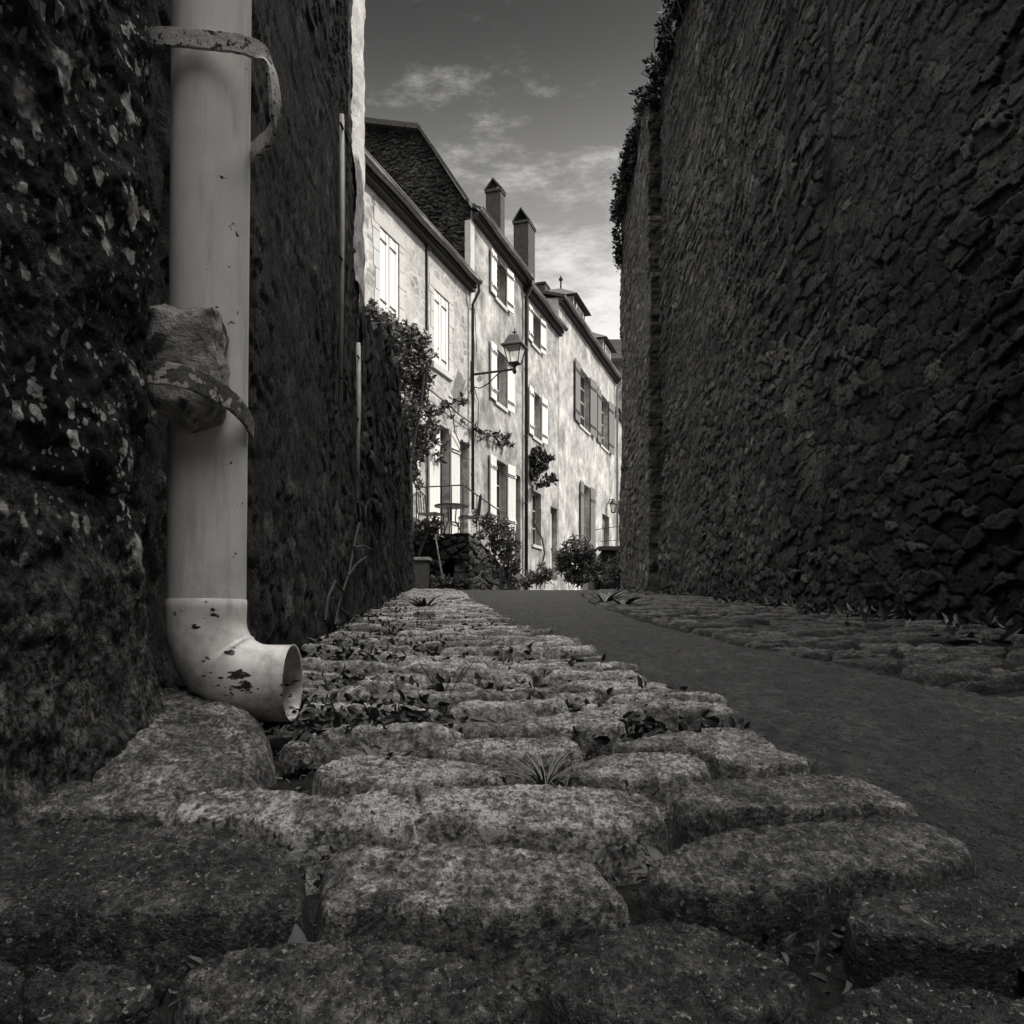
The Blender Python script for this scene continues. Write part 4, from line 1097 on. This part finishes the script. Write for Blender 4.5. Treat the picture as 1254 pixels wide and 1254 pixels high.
def sq(z, h): return [lc + FD * a * h + FN * b * h + ez * (z - lc[2]) for a, b in ((-1, -1), (1, -1), (1, 1), (-1, 1))]
cage = MB()
b_, t_ = sq(lz + .14, .12), sq(lz + .52, .205)
for i in range(4):
    cage.tube([b_[i], t_[i]], .014, 6); cage.tube([b_[i], b_[(i + 1) % 4]], .014, 6); cage.tube([t_[i], t_[(i + 1) % 4]], .018, 6)
cage.tube([lc + ez * -.03, lc + ez * .06, lc + ez * .10, lc + ez * .14], [.045, .035, .08, .12], 10)
cage.tube([lc + ez * -.10, lc + ez * -.04], [.025, .06], 8)
cage.build('cage', M['iron'], sl)
gl = MB(); b2_, t2_ = sq(lz + .15, .112), sq(lz + .51, .195)
for i in range(4): gl.add([b2_[i], b2_[(i + 1) % 4], t2_[(i + 1) % 4], t2_[i]], [(0, 1, 2, 3)])
gl.build('glass', M['lamp_glass'], sl)
rf = MB()
for (z0, r0, z1, r1) in ((.52, .26, .555, .25), (.555, .25, .60, .19), (.60, .19, .76, .125), (.76, .125, .80, .09)):
    p, q = sq(lz + z0, r0), sq(lz + z1, r1)
    rf.hexa(p + q)
rf.build('lamp_roof', M['iron'], sl)
fi = MB(); fi.tube([lc + ez * .80, lc + ez * .95], [.02, .012], 6); fi.tube([lc + ez * .87 - FN * .06, lc + ez * .87 + FN * .06], .014, 6); fi.tube([lc + ez * .87 - FD * .06, lc + ez * .87 + FD * .06], .014, 6); fi.build('finial', M['iron'], sl)
# cable down the facade below the lantern
mb = MB(); mb.tube([FP(LS + .05, LZ - .3, .05), FP(LS + .35, LZ - .6, .05), FP(LS + .30, LZ - 1.2, .04), FP(LS + .05, LZ - 1.75, .03)], .009, 5)
mb.tube([FP(LS + .02, LZ + .3, .05), FP(LS + .25, LZ + .6, .04), FP(LS + .12, LZ + 1.6, .04)], .009, 5)
tag(mb.build('cable', M['iron']), 'thin black cable looping on the house front above and below the lantern bracket', 'cable')

# small wall lamp on the grey shuttered house
ws = fy(743.5); wz = fz(743.5, 621)
wl_ = thing('wall_lamp', FP(ws, wz, 0), 'small black wall lamp above the little door by the far terrace', 'wall lamp')
mb = MB(); mb.tube([FP(ws, wz + .1, .01), FP(ws, wz + .32, .12), FP(ws, wz + .30, .26)], .022, 6); mb.build('arm', M['iron'], wl_)
mb = MB(); p = FP(ws, wz, .26); 
for a, b in ((-1, -1), (1, -1), (1, 1), (-1, 1)): mb.tube([p + FD * a * .07 + FN * b * .07 - ez * .22, p + FD * a * .11 + FN * b * .11 + ez * .12], .016, 5)
mb.tube([p - ez * .22, p - ez * .26], [.11, .05], 8); mb.tube([p + ez * .12, p + ez * .16, p + ez * .34], [.19, .16, .02], 8); mb.build('cage', M['iron'], wl_)
mb = MB(); mb.tube([p - ez * .21, p + ez * .12], [.06, .09], 8); mb.build('glass', M['lamp_glass'], wl_)

# ------------------------------------------------------------------ near terrace, railing, table
TY = 16.0; TZ = 1.70
TC = np.array([(574 - CX) / F * TY, TY, 0])                 # its corner by the lane
tr = thing('terrace', (TC[0] - .5, TY, G(16)), 'raised stone terrace in shade before the nearest sunlit house', 'terrace')
def terrace_front():
    # front face across the lane end with an arched hollow
    x0, x1 = -2.9, TC[0]
    nu, nv = 150, 90
    X, Z = np.meshgrid(np.linspace(x0, x1, nu), np.linspace(.3, TZ, nv)); u = X.ravel(); z = Z.ravel(); q = np.stack([u, z, u * 0], 1)
    F1, F2, R, DU, DV = stones(u + .05 * fbm(q, 5, 2, 2), z + .04 * fbm(q, 5, 2, 3), .26, .15, 88)
    e = sstep(.02, .3, F2 - F1); h = .05 * e * (.5 + R) + .015 * fbm(q, 14, 3, 5)
    ax = (556 - CX) / F * TY; az = .95
    rr = np.sqrt(((u - ax) / .24) ** 2 + (np.clip(z - az, 0, 9) / .27) ** 2)
    h = h - .55 * sstep(1.0, .86, rr) * (z > .55)
    P = np.stack([u, TY - h, z], 1); idx = np.arange(nu * nv).reshape(nv, nu)
    tone = (.4 + .6 * R) * (.3 + .7 * sstep(0, .15, F2 - F1))
    return mesh_np('front_wall', P, np.stack([idx[:-1, :-1], idx[:-1, 1:], idx[1:, 1:], idx[1:, :-1]], -1).reshape(-1, 4), M['rubble'], tr, attrs={'tone': tone})
terrace_front()
stop = interp([(0, TZ + .02), (.4, 1.62), (1.2, 1.45), (2.0, 1.15), (3.0, .95), (3.3, .8)])
wall_mesh('side_wall', TC, FD, FN, 0, 3.3, lambda u: np.full_like(u, .3), lambda u: stop(u), .02, .26, .13, .05, 93, M['rubble_pale'], tr, thick=.3, tone_lo=.6, tone_hi=2.4, bulge=.03, gap_tone=.15)
mb = MB(); mb.box(-2.9, TC[0] + .02, TY + .03, TY + 1.6, TZ - .14, TZ - .02); mb.build('floor', M['ashlar'], tr)
mb = MB()
for k in range(4):
    s = .9 + .55 * k; z = TZ - .22 * (k + 1)
    p = TC + FD * s; mb.hexa([p + ez * (z - .6) - FN * 1.1, p + ez * (z - .6) - FN * .3, p + FD * .55 + ez * (z - .6) - FN * .3, p + FD * .55 + ez * (z - .6) - FN * 1.1, p + ez * z - FN * 1.1, p + ez * z - FN * .3, p + FD * .55 + ez * z - FN * .3, p + FD * .55 + ez * z - FN * 1.1])
mb.build('step', M['ashlar'], tr)
rl = thing('railing', at(545, 655, TY + .1), 'thin iron railing along the terrace and down its steps', 'railing')
a = at(509, 597, TY + .1); b = at(567, 594, TY + .1)
d_ = TC + FD * .0
e_ = at(567, 594, TY + .1); f_ = at(612, 626, 18.2)
mb = MB(); mb.tube([a + ez * -.0, b], .014, 6); mb.tube([e_, f_], .014, 6); mb.build('rail', M['iron'], rl)
for x in (510, 541, 553, 567):
    p = at(x, 596, TY + .1); mb = MB(); mb.tube([p, (p[0], p[1], TZ - .02)], .011, 6); mb.build('post', M['iron'], rl)
for t in (.35, .7, 1.0):
    p = e_ * (1 - t) + f_ * t; mb = MB(); mb.tube([p, p - ez * .95], .011, 6); mb.build('post', M['iron'], rl)
tb = thing('garden_table', at(553, 655, 16.55), 'round dark garden table on the terrace behind the railing', 'table')
tp = at(553, 619, 16.55)
mb = MB(); mb.tube([tp + ez * -.035, tp + ez * -.03, tp + ez * .0, tp + ez * .005], [.30, .35, .35, .33], 28); mb.build('table_top', M['zinc_dark'], tb)
for k in range(3):
    t = 2 * PI * k / 3 + .4; mb = MB(); mb.tube([tp + np.array([.1 * math.cos(t), .1 * math.sin(t), -.04]), tp + np.array([.08 * math.cos(t), .08 * math.sin(t), -.3]), (tp[0] + .26 * math.cos(t), tp[1] + .26 * math.sin(t), TZ)], .014, 6); mb.build('leg', M['iron'], tb)
def garden_chair(x, Y, rot, label):
    p = at(x, 0, Y); p[2] = TZ
    t = thing('garden_chair', p, label, 'chair', 'garden chairs on the terrace')
    c, s = math.cos(rot), math.sin(rot)
    def Q(a, b, z): return (p[0] + a * c - b * s, p[1] + a * s + b * c, p[2] + z)
    mb = MB(); mb.hexa([Q(-.2, -.2, .42), Q(.2, -.2, .42), Q(.2, .2, .42), Q(-.2, .2, .42), Q(-.2, -.2, .45), Q(.2, -.2, .45), Q(.2, .2, .45), Q(-.2, .2, .45)]); mb.build('seat', M['wood_mid'], t)
    mb = MB(); mb.tube([Q(-.2, .2, .45), Q(-.19, .24, .85), Q(0, .25, .92), Q(.19, .24, .85), Q(.2, .2, .45)], .014, 6)
    for k in (-.1, 0, .1): mb.tube([Q(k, .21, .45), Q(k, .245, .9)], .009, 5)
    mb.build('backrest', M['iron'], t)
    for a in (-.18, .18):
        for b in (-.18, .18):
            mb = MB(); mb.tube([Q(a, b, .42), Q(a * 1.15, b * 1.15, 0)], .012, 6); mb.build('leg', M['iron'], t)
garden_chair(528, 16.4, 1.2, 'iron garden chair left of the round table')
garden_chair(574, 16.9, -1.4, 'iron garden chair right of the round table, by the steps')
# planter, stake
pl_ = thing('planter', at(516, 716, 14.6), 'dark square planter with a pale rim beside the garden wall end', 'planter')
pp = at(516, 683, 14.6); gz = float(G(14.6)) - .05
mb = MB(); x0, x1 = at(503, 0, 14.6)[0], at(525, 0, 14.6)[0]
mb.hexa([(x0 + .03, 14.5, gz), (x1 - .03, 14.5, gz), (x1 - .03, 14.8, gz), (x0 + .03, 14.8, gz), (x0, 14.47, pp[2] - .06), (x1, 14.47, pp[2] - .06), (x1, 14.83, pp[2] - .06), (x0, 14.83, pp[2] - .06)]); mb.build('body', M['clay'], pl_, bevel=.008)
mb = MB(); mb.box(x0 - .04, x1 + .04, 14.43, 14.87, pp[2] - .058, pp[2]); mb.build('rim', M['wedge'], pl_, bevel=.01)
mb = MB(); mb.tube([at(533, 655, 15.6), at(538, 685, 15.4), at(543, 714, 15.3)], [.014, .016, .018], 7)
tag(mb.build('wooden_stake', M['wood_mid']), 'thin pale wooden stake leaning against the terrace front', 'stake')

# ------------------------------------------------------------------ far terrace by house four
tz = fz(745, 669)
ft = thing('terrace', at(750, 700, 30.5), 'far raised terrace with a dark retaining wall, beside the end of the right wall', 'terrace')
q0 = at(737, 669, 30.5); zt2 = q0[2]
mb = MB(); mb.hexa([(q0[0], 30.5, .3), (q0[0] + 3.2, 30.5, .3), (q0[0] + 3.6, 36, .3), (q0[0] + .3, 36, .3), (q0[0], 30.5, zt2 - .15), (q0[0] + 3.2, 30.5, zt2 - .15), (q0[0] + 3.6, 36, zt2 - .15), (q0[0] + .3, 36, zt2 - .15)]); mb.build('retaining_wall', M['rubble'], ft)
mb = MB(); mb.box(q0[0] - .08, q0[0] + 3.2, 30.42, 31, zt2 - .145, zt2); mb.build('coping', M['wood_dark'], ft)
fr = thing('railing', (q0[0], 30.6, zt2), 'low thin railing on the far terrace before the little door', 'railing')
mb = MB(); mb.tube([at(728, 649, 30.6), at(757, 644.5, 30.6), at(770, 643, 30.6)], .014, 6); mb.tube([at(735, 663, 30.6), at(760, 661, 30.6), at(770, 661, 30.6)], .014, 6); mb.build('rail', M['iron'], fr)
for x in (740, 766):
    mb = MB(); mb.tube([at(x, 646, 30.6), at(x, 669, 30.6)], .015, 6); mb.build('post', M['iron'], fr)

# ------------------------------------------------------------------ plants by the houses
def px_blob(x, y, Y, rx, ry, rd): return (at(x, y, Y), (rx / F * Y, rd, ry / F * Y))
cs = thing('climbing_shrub', at(490, 700, 13.9), 'bushy climbing shrub rising over the garden wall in front of the nearest sunlit house', 'shrub')
foliage('foliage', [px_blob(x, y, Y, rx, ry, rd) for x, y, Y, rx, ry, rd in ((462, 400, 13.9, 22, 24, .4), (485, 412, 13.9, 26, 26, .45), (508, 432, 14.2, 22, 26, .45), (492, 455, 14.0, 28, 28, .5), (515, 465, 14.3, 16, 28, .4), (505, 505, 14.2, 20, 36, .45), (512, 545, 14.4, 15, 30, .4), (528, 520, 14.8, 8, 26, .3), (508, 580, 14.4, 10, 18, .3), (452, 385, 13.7, 10, 14, .3))],
        7600, .085, M['leaf_pale'], cs, 21, hollow=.2, tone=(.35, 1.7))
mb = MB()
for pts in ([(505, 700), (504, 600), (500, 520), (492, 450), (478, 400)], [(503, 560), (515, 500), (520, 450)], [(494, 470), (470, 420), (455, 385), (447, 378)]):
    mb.tube([at(x, y, 13.95) for x, y in pts], [.03, .026, .02, .014, .01][:len(pts)], 6)
mb.build('stem', M['stem'], cs)
va = thing('vine', FP(fy(545), fz(545, 500), .1), 'thin trained vine with small leaf clusters running across the house fronts', 'vine')
vp = [(500, 462), (520, 478), (540, 494), (556, 508), (576, 522), (592, 533), (606, 537), (616, 541)]
mb = MB(); mb.tube([FP(fy(x), fz(x, y), .12) for x, y in vp], .014, 6); mb.tube([FP(fy(x), fz(x, y), .12) for x, y in ((542, 496), (549, 515), (551, 530), (558, 545), (560, 552))], .012, 6)
mb.build('stem', M['stem'], va)
foliage('foliage', [(FP(fy(x), fz(x, y), .16), (.16 * k, .25 * k, .12 * k)) for x, y, k in ((541, 497, 1.3), (533, 510, 1.2), (556, 494, 1.0), (562, 492, .8), (574, 527, .9), (582, 534, .8), (600, 536, 1.4), (608, 537, 1.6), (616, 541, 1.2), (557, 520, .6), (560, 548, 1.0), (529, 548, 1.2), (531, 560, 1.1))], 620, .10, M['leaf'], va, 31, up=-.3, tone=(.5, 1.3))
sb = thing('shrub', at(605, 712, 17.6), 'dense dark shrub growing over the terrace steps', 'shrub')
foliage('foliage', [px_blob(x, y, Y, rx, ry, rd) for x, y, Y, rx, ry, rd in ((592, 640, 17.0, 12, 16, .3), (605, 648, 17.4, 18, 18, .4), (620, 665, 18.0, 16, 24, .4), (625, 695, 18.4, 14, 26, .4), (610, 672, 17.6, 14, 18, .3), (585, 655, 16.8, 8, 10, .25))], 2600, .075, M['leaf'], sb, 41, hollow=.25, tone=(.4, 1.5))
mb = MB()
for x0, x1 in ((590, 588), (600, 604), (612, 618), (622, 626)): mb.tube([at(x0, 718, 17.4), at((x0 + x1) / 2 + 2, 690, 17.4), at(x1, 650, 17.4)], [.02, .015, .008], 6)
mb.build('stem', M['stem'], sb)
tp_ = thing('terrace_plant', at(530, 655, 15.9), 'spiky pot plant on the terrace edge beside the round table', 'plant')
foliage('foliage', [px_blob(526, 645, 15.85, 15, 12, .2), px_blob(514, 655, 15.8, 10, 12, .2)], 700, .10, M['leaf'], tp_, 45, up=.5, tone=(.5, 1.6))
def hoop(x0, y0, x1, y1, top, Y):
    return [at(x0 + (x1 - x0) * t, y0 + (y1 - y0) * t - top * math.sin(PI * t), Y) for t in np.linspace(0, 1, 10)]
mb = MB(); mb.tube(hoop(506, 706, 546, 650, 26, 15.7), .014, 6); mb.tube(hoop(512, 680, 540, 640, 10, 15.7), .02, 6); mb.build('stem', M['stem'], tp_)
rt = thing('rose_tree', FP(fy(662), .9, .9), 'small climbing rose with a curved bare trunk against the sunlit front', 'rose')
mb = MB(); tp2 = [(655, 712), (657, 700), (664, 690), (667, 678), (664, 660), (655, 642), (648, 630), (650, 614), (646, 600), (645, 575)]
D = FP(fy(655), 0, .8)[1]
mb.tube([at(x, y, D) for x, y in tp2], [.035, .03, .028, .026, .024, .024, .022, .02, .016, .012], 7)
mb.tube([at(x, y, D) for x, y in ((647, 595), (656, 582), (668, 575))], .012, 6); mb.tube([at(x, y, D) for x, y in ((646, 592), (640, 580), (634, 570))], .012, 6); mb.build('trunk', M['stem'], rt)
foliage('crown', [px_blob(x, y, D, rx, ry, rd) for x, y, rx, ry, rd in ((642, 562, 14, 12, .35), (655, 560, 12, 12, .3), (662, 572, 12, 10, .3), (650, 578, 14, 12, .35), (671, 588, 8, 6, .2), (641, 590, 8, 10, .2), (665, 592, 10, 5, .2), (668, 562, 8, 8, .2), (650, 552, 10, 6, .2))], 2300, .12, M['leaf'], rt, 51, hollow=.2, tone=(.4, 1.5))
for (bx, by, D, blobs, n, label, mm, size) in (
    (705, 715, 23.5, ((692, 690, 12, 18, .5), (708, 680, 16, 20, .6), (722, 690, 14, 20, .5), (735, 700, 12, 14, .5), (700, 705, 20, 12, .5)), 2400, 'dense dark shrub with long leaves in front of the grey shuttered house', 'leaf', .17),
    (660, 715, 21.5, ((655, 708, 14, 9, .4), (668, 704, 10, 12, .3), (640, 714, 12, 6, .3)), 1300, 'low pale plants at the foot of the curved rose trunk', 'leaf_pale', .12),
    (752, 712, 21, ((752, 700, 10, 16, .4), (760, 690, 8, 16, .4), (744, 714, 10, 8, .3)), 1500, 'dark shrub squeezed between the far terrace and the end of the right wall', 'leaf', .10),
    (560, 716, 15.2, ((545, 714, 22, 6, .3), (570, 716, 14, 5, .2)), 900, 'low tangled weeds along the foot of the terrace front', 'leaf', .10)):
    s_ = thing('shrub' if by < 714 or bx == 705 else 'low_plant', at(bx, by, D), label, 'shrub' if bx in (705, 752) else 'plant')
    foliage('foliage', [px_blob(x, y, D, rx, ry, rd) for x, y, rx, ry, rd in blobs], n, size, M[mm], s_, bx, up=.45, aspect=.32, hollow=.15, tone=(.4, 1.6))
    mb = MB()
    for k in range(4): mb.tube([at(bx - 8 + 5 * k, by + 6, D), at(bx - 10 + 6 * k, by - 14, D)], .012, 5)
    mb.build('stem', M['stem'], s_)

# ------------------------------------------------------------------ weeds between the cobbles
def blade_mesh(bases, dirs, L, W, rng, bend):
    Vs = []; Fs = []; b0 = 0
    for p, d, l, w in zip(bases, dirs, L, W):
        side = np.cross(d, (0, 0, 1.)); side /= np.linalg.norm(side) + 1e-9
        n = 5; pts = []
        for i in range(n):
            t = i / (n - 1); c = p + d * l * t + np.array([d[0], d[1], 0]) * bend * l * t * t - ez * bend * l * t * t * .8
            ww = w * (math.sin(PI * min(1, .16 + .84 * t)) ** .8) * .5 if i < n - 1 else 0.0005
            pts += [c - side * ww - ez * ww * .25, c + ez * ww * .0, c + side * ww - ez * ww * .25]
        Vs += pts
        for i in range(n - 1):
            for k in (0, 1): Fs.append((b0 + i * 3 + k, b0 + i * 3 + k + 1, b0 + i * 3 + k + 4, b0 + i * 3 + k + 3))
        b0 += n * 3
    return np.array(Vs), np.array(Fs)
def plant_at(px, py): 
    c = unproj([(px, py)], -.012)[0]; return np.array([c[0], c[1], float(G(c[1])) - .02])
def weed(px, py, n, L, W, up, bend, label, mm='leaf', seed=1, name='weed', tone=1.0, spread=.012):
    rng = np.random.default_rng(seed); c = plant_at(px, py)
    ang = rng.random(n) * 2 * PI; u = up * (.6 + .6 * rng.random(n))
    d = np.stack([np.cos(ang), np.sin(ang), u], 1); d /= np.linalg.norm(d, axis=1)[:, None]
    bs = c + np.stack([np.cos(ang), np.sin(ang), 0 * ang], 1) * (spread * rng.random(n))[:, None]
    V, Fc = blade_mesh(bs, d, L * (.5 + .7 * rng.random(n)), W * (.7 + .5 * rng.random(n)), rng, bend)
    o = mesh_np(name, V, Fc, M[mm], attrs={'tone': np.full(len(V), tone)})
    return tag(o, label, 'grass tuft' if name == 'grass_tuft' else 'weed', 'weeds growing between the cobbles')
weed(668, 952, 60, .062, .0022, 1.2, .40, 'tuft of fine grass between the pale oblong stone and the stones behind it', 'leaf', 2, 'grass_tuft', 1.5)
weed(545, 850, 7, .075, .011, 2.4, .12, 'tall broad leaved weed standing up left of the grass tuft', 'leaf', 3, tone=.9)
weed(470, 930, 16, .05, .009, 1.0, .3, 'small leafy weed left of the narrow pale cobblestone', 'leaf', 4)
weed(640, 800, 16, .07, .014, 1.2, .3, 'leafy weed in the middle of the paving, halfway up the lane', 'leaf', 5)
weed(470, 815, 12, .045, .010, 1.5, .3, 'broad leaved weed clump right of the pipe mouth', 'leaf', 6)
weed(610, 880, 16, .035, .011, .7, .3, 'low rosette of broad leaves behind the grass tuft', 'leaf', 7)
weed(370, 1165, 5, .028, .012, 1.6, .2, 'tiny two leaf seedling in the joint between the dark left stone and the middle stone', 'leaf', 8, tone=.3, spread=.006)
weed(820, 1050, 10, .03, .010, .8, .3, 'small leaves in the joint beside the dark pitted stone', 'leaf', 9)
weed(700, 868, 12, .04, .010, .9, .3, 'leafy weed right of the low rosette, near the asphalt', 'leaf', 10)
weed(740, 738, 26, .22, .03, 1.0, .35, 'low leafy weed clump at the foot of the right wall end', 'leaf', 12)
weed(765, 742, 22, .18, .028, .8, .35, 'second low weed clump at the foot of the right wall, nearer', 'leaf', 13)
weed(520, 745, 24, .16, .03, 1.0, .3, 'weed clump at the far end of the paving below the planter', 'leaf', 14)

# leafy ground cover along the foot of the left wall: nobody could count it
rng = np.random.default_rng(77)
n = 5600
Yc = .98 + (7.2 - .98) * rng.random(n) ** 1.9
edge = WL(Yc); wmax = np.interp(Yc, [.98, 1.5, 2.5, 4, 7], [.36, .42, .40, .34, .30])
Xc = edge + .03 + wmax * rng.random(n) ** 1.25
C = np.stack([Xc, Yc, G(Yc) - .012 + .026 * rng.random(n) ** 2], 1)
cl = fbm(C * np.array([1, 1, 0]), 5.5, 3, 5)
keep = (cl > -.06 + .30 * ((Xc - edge) / wmax) ** 2) & ~((Xc < -.26) & (Yc < 1.06))
C = C[keep]
n2 = 5200
Y2 = 1.0 + 8.5 * rng.random(n2) ** 1.7; X2 = WL(Y2) + .05 + (XL(Y2) - WL(Y2) - .03) * rng.random(n2) ** 1.15
C2 = np.stack([X2, Y2, G(Y2) - .022 + .020 * rng.random(n2)], 1)
C2 = C2[(fbm(C2 * np.array([1, 1, 0]), 7.5, 3, 15) > .02) & ~((X2 < -.26) & (Y2 < 1.06))]
C = np.concatenate([C, C2])
V, Fc, tn = leaf_np(C, .0165, rng, up=.12, aspect=.62, tone=(.5, 1.5), fold=.2)
tag(mesh_np('ground_cover', V, Fc, M['leaf_dark'], smooth=False, attrs={'tone': tn}), 'dark low leaves creeping over the cobbles along the foot of the left wall', 'ground cover', kind='stuff')
# leaf litter and moss in the joints of the foreground
n = 3000
Yc = .30 + .80 * rng.random(n); Xc = -.40 + .75 * rng.random(n)
C = np.stack([Xc, Yc, G(Yc) - .036 + .012 * rng.random(n)], 1)
V, Fc, tn = leaf_np(C, .008, rng, up=.15, aspect=.5, tone=(.4, 1.4), fold=.4)
tag(mesh_np('joint_litter', V, Fc, M['leaf'], smooth=False, attrs={'tone': tn}), 'tiny leaves and debris caught in the joints between the foreground cobbles', 'leaf litter', kind='stuff')
# weeds along the right pavement
n = 1500
Yc = 1.3 + 10 * rng.random(n) ** 1.2; Xc = XRW - .03 - .5 * rng.random(n) ** 2.2
C = np.stack([Xc, Yc, G(Yc) + .02 * rng.random(n)], 1)
C = C[fbm(C * np.array([1, 1, 0]), 2.6, 3, 8) > .02]
V, Fc, tn = leaf_np(C, .05, rng, up=.7, aspect=.4, tone=(.5, 1.5))
tag(mesh_np('wall_foot_weeds', V, Fc, M['leaf_dark'], smooth=False, attrs={'tone': tn}), 'sparse dark weeds along the foot of the tall right wall', 'weeds', kind='stuff')

# ------------------------------------------------------------------ light
AZ, EL = math.radians(72), math.radians(38)
to_sun = Vector((math.sin(AZ) * math.cos(EL), math.cos(AZ) * math.cos(EL), math.sin(EL)))
ld = bpy.data.lights.new('sun', 'SUN'); ld.energy = 2.65; ld.angle = math.radians(.5); ld.color = (1, .97, .92)
lo = bpy.data.objects.new('sun', ld); COL.objects.link(lo); lo.rotation_euler = (-to_sun).to_track_quat('-Z', 'Y').to_euler(); lo.location = to_sun * 60

W = bpy.data.worlds.new('World'); S.world = W; W.use_nodes = True
T = NT(W); bg = T.n['Background']
sky = T.new('ShaderNodeTexSky', sky_type='NISHITA', sun_disc=False, sun_elevation=EL, sun_rotation=AZ, air_density=1.0, dust_density=1.2, ozone_density=1.5)
red = T.new('ShaderNodeSeparateColor', {0: sky.outputs[0]}).outputs[0]
dirv = T.new('ShaderNodeTexCoord').outputs['Generated']
sx, sy, sz = T.new('ShaderNodeSeparateXYZ', {0: dirv}).outputs[:3]
den = T.math('ADD', T.math('MAXIMUM', sz, 0.0), .22)
cv = T.new('ShaderNodeCombineXYZ', {0: T.math('DIVIDE', sx, den), 1: T.math('DIVIDE', sy, den), 2: 0.0}).outputs[0]
cm = T.new('ShaderNodeMapping', {'Vector': cv, 'Rotation': (0, 0, .5), 'Scale': (1.6, 2.6, 1), 'Location': (.35, .2, 0)}).outputs[0]
n1 = T.noise(cm, 2.8, 12, .70)
# wisps ahead, unseen bright cloud added overhead and behind to light the lane
behind = T.rng(T.math('SUBTRACT', sz, T.math('MULTIPLY', sy, .12)), .56, .96, 0, 1, True)
ahead = T.rng(sy, -.15, .45, 0, 1, True)
lowb = T.math('MULTIPLY', T.rng(sz, .30, .60, .34, 0.0), ahead)
lowb = T.math('SUBTRACT', lowb, .10)
cover = T.math('ADD', T.math('ADD', n1, lowb), T.math('MULTIPLY', behind, .5))
k = T.rng(cover, .47, .76, 0, 1, True)
clear = T.math('MULTIPLY', T.math('MULTIPLY', red, T.rng(ahead, 0, 1, .35, 1)), T.rng(sz, .36, .62, 1.6, .34, True))
cloud = T.math('ADD', T.math('MULTIPLY', red, .6), T.math('ADD', T.math('MULTIPLY', T.rng(sz, .36, .6, 5.0, 2.0), T.rng(ahead, 0, 1, .2, 1)), T.math('MULTIPLY', behind, 36.0)))
val = T.math('ADD', T.math('MULTIPLY', clear, T.math('SUBTRACT', 1.0, k)), T.math('MULTIPLY', cloud, k))
colr = T.new('ShaderNodeCombineColor', {0: val, 1: T.math('MULTIPLY', val, .982), 2: T.math('MULTIPLY', val, .96)}).outputs[0]
T.l.new(colr, bg.inputs['Color']); bg.inputs['Strength'].default_value = .1

# ------------------------------------------------------------------ camera, picture
cd_ = bpy.data.cameras.new('camera'); cam = bpy.data.objects.new('camera', cd_); COL.objects.link(cam); S.camera = cam
cd_.sensor_width = 36; cd_.sensor_fit = 'HORIZONTAL'; cd_.lens = 36 * F / 1254
cd_.shift_x = 0; cd_.shift_y = (HY - 627) / 1254
cd_.clip_start = .02; cd_.clip_end = 4000
cam.location = (0, 0, 0); cam.rotation_euler = (math.radians(90), 0, 0)
vs_ = S.view_settings; vs_.view_transform = 'Standard'; vs_.look = 'None'; vs_.exposure = .62; vs_.gamma = 1
S.render.resolution_x = S.render.resolution_y = 1024
S.cycles.use_adaptive_sampling = False; S.cycles.max_bounces = 8; S.cycles.diffuse_bounces = 4
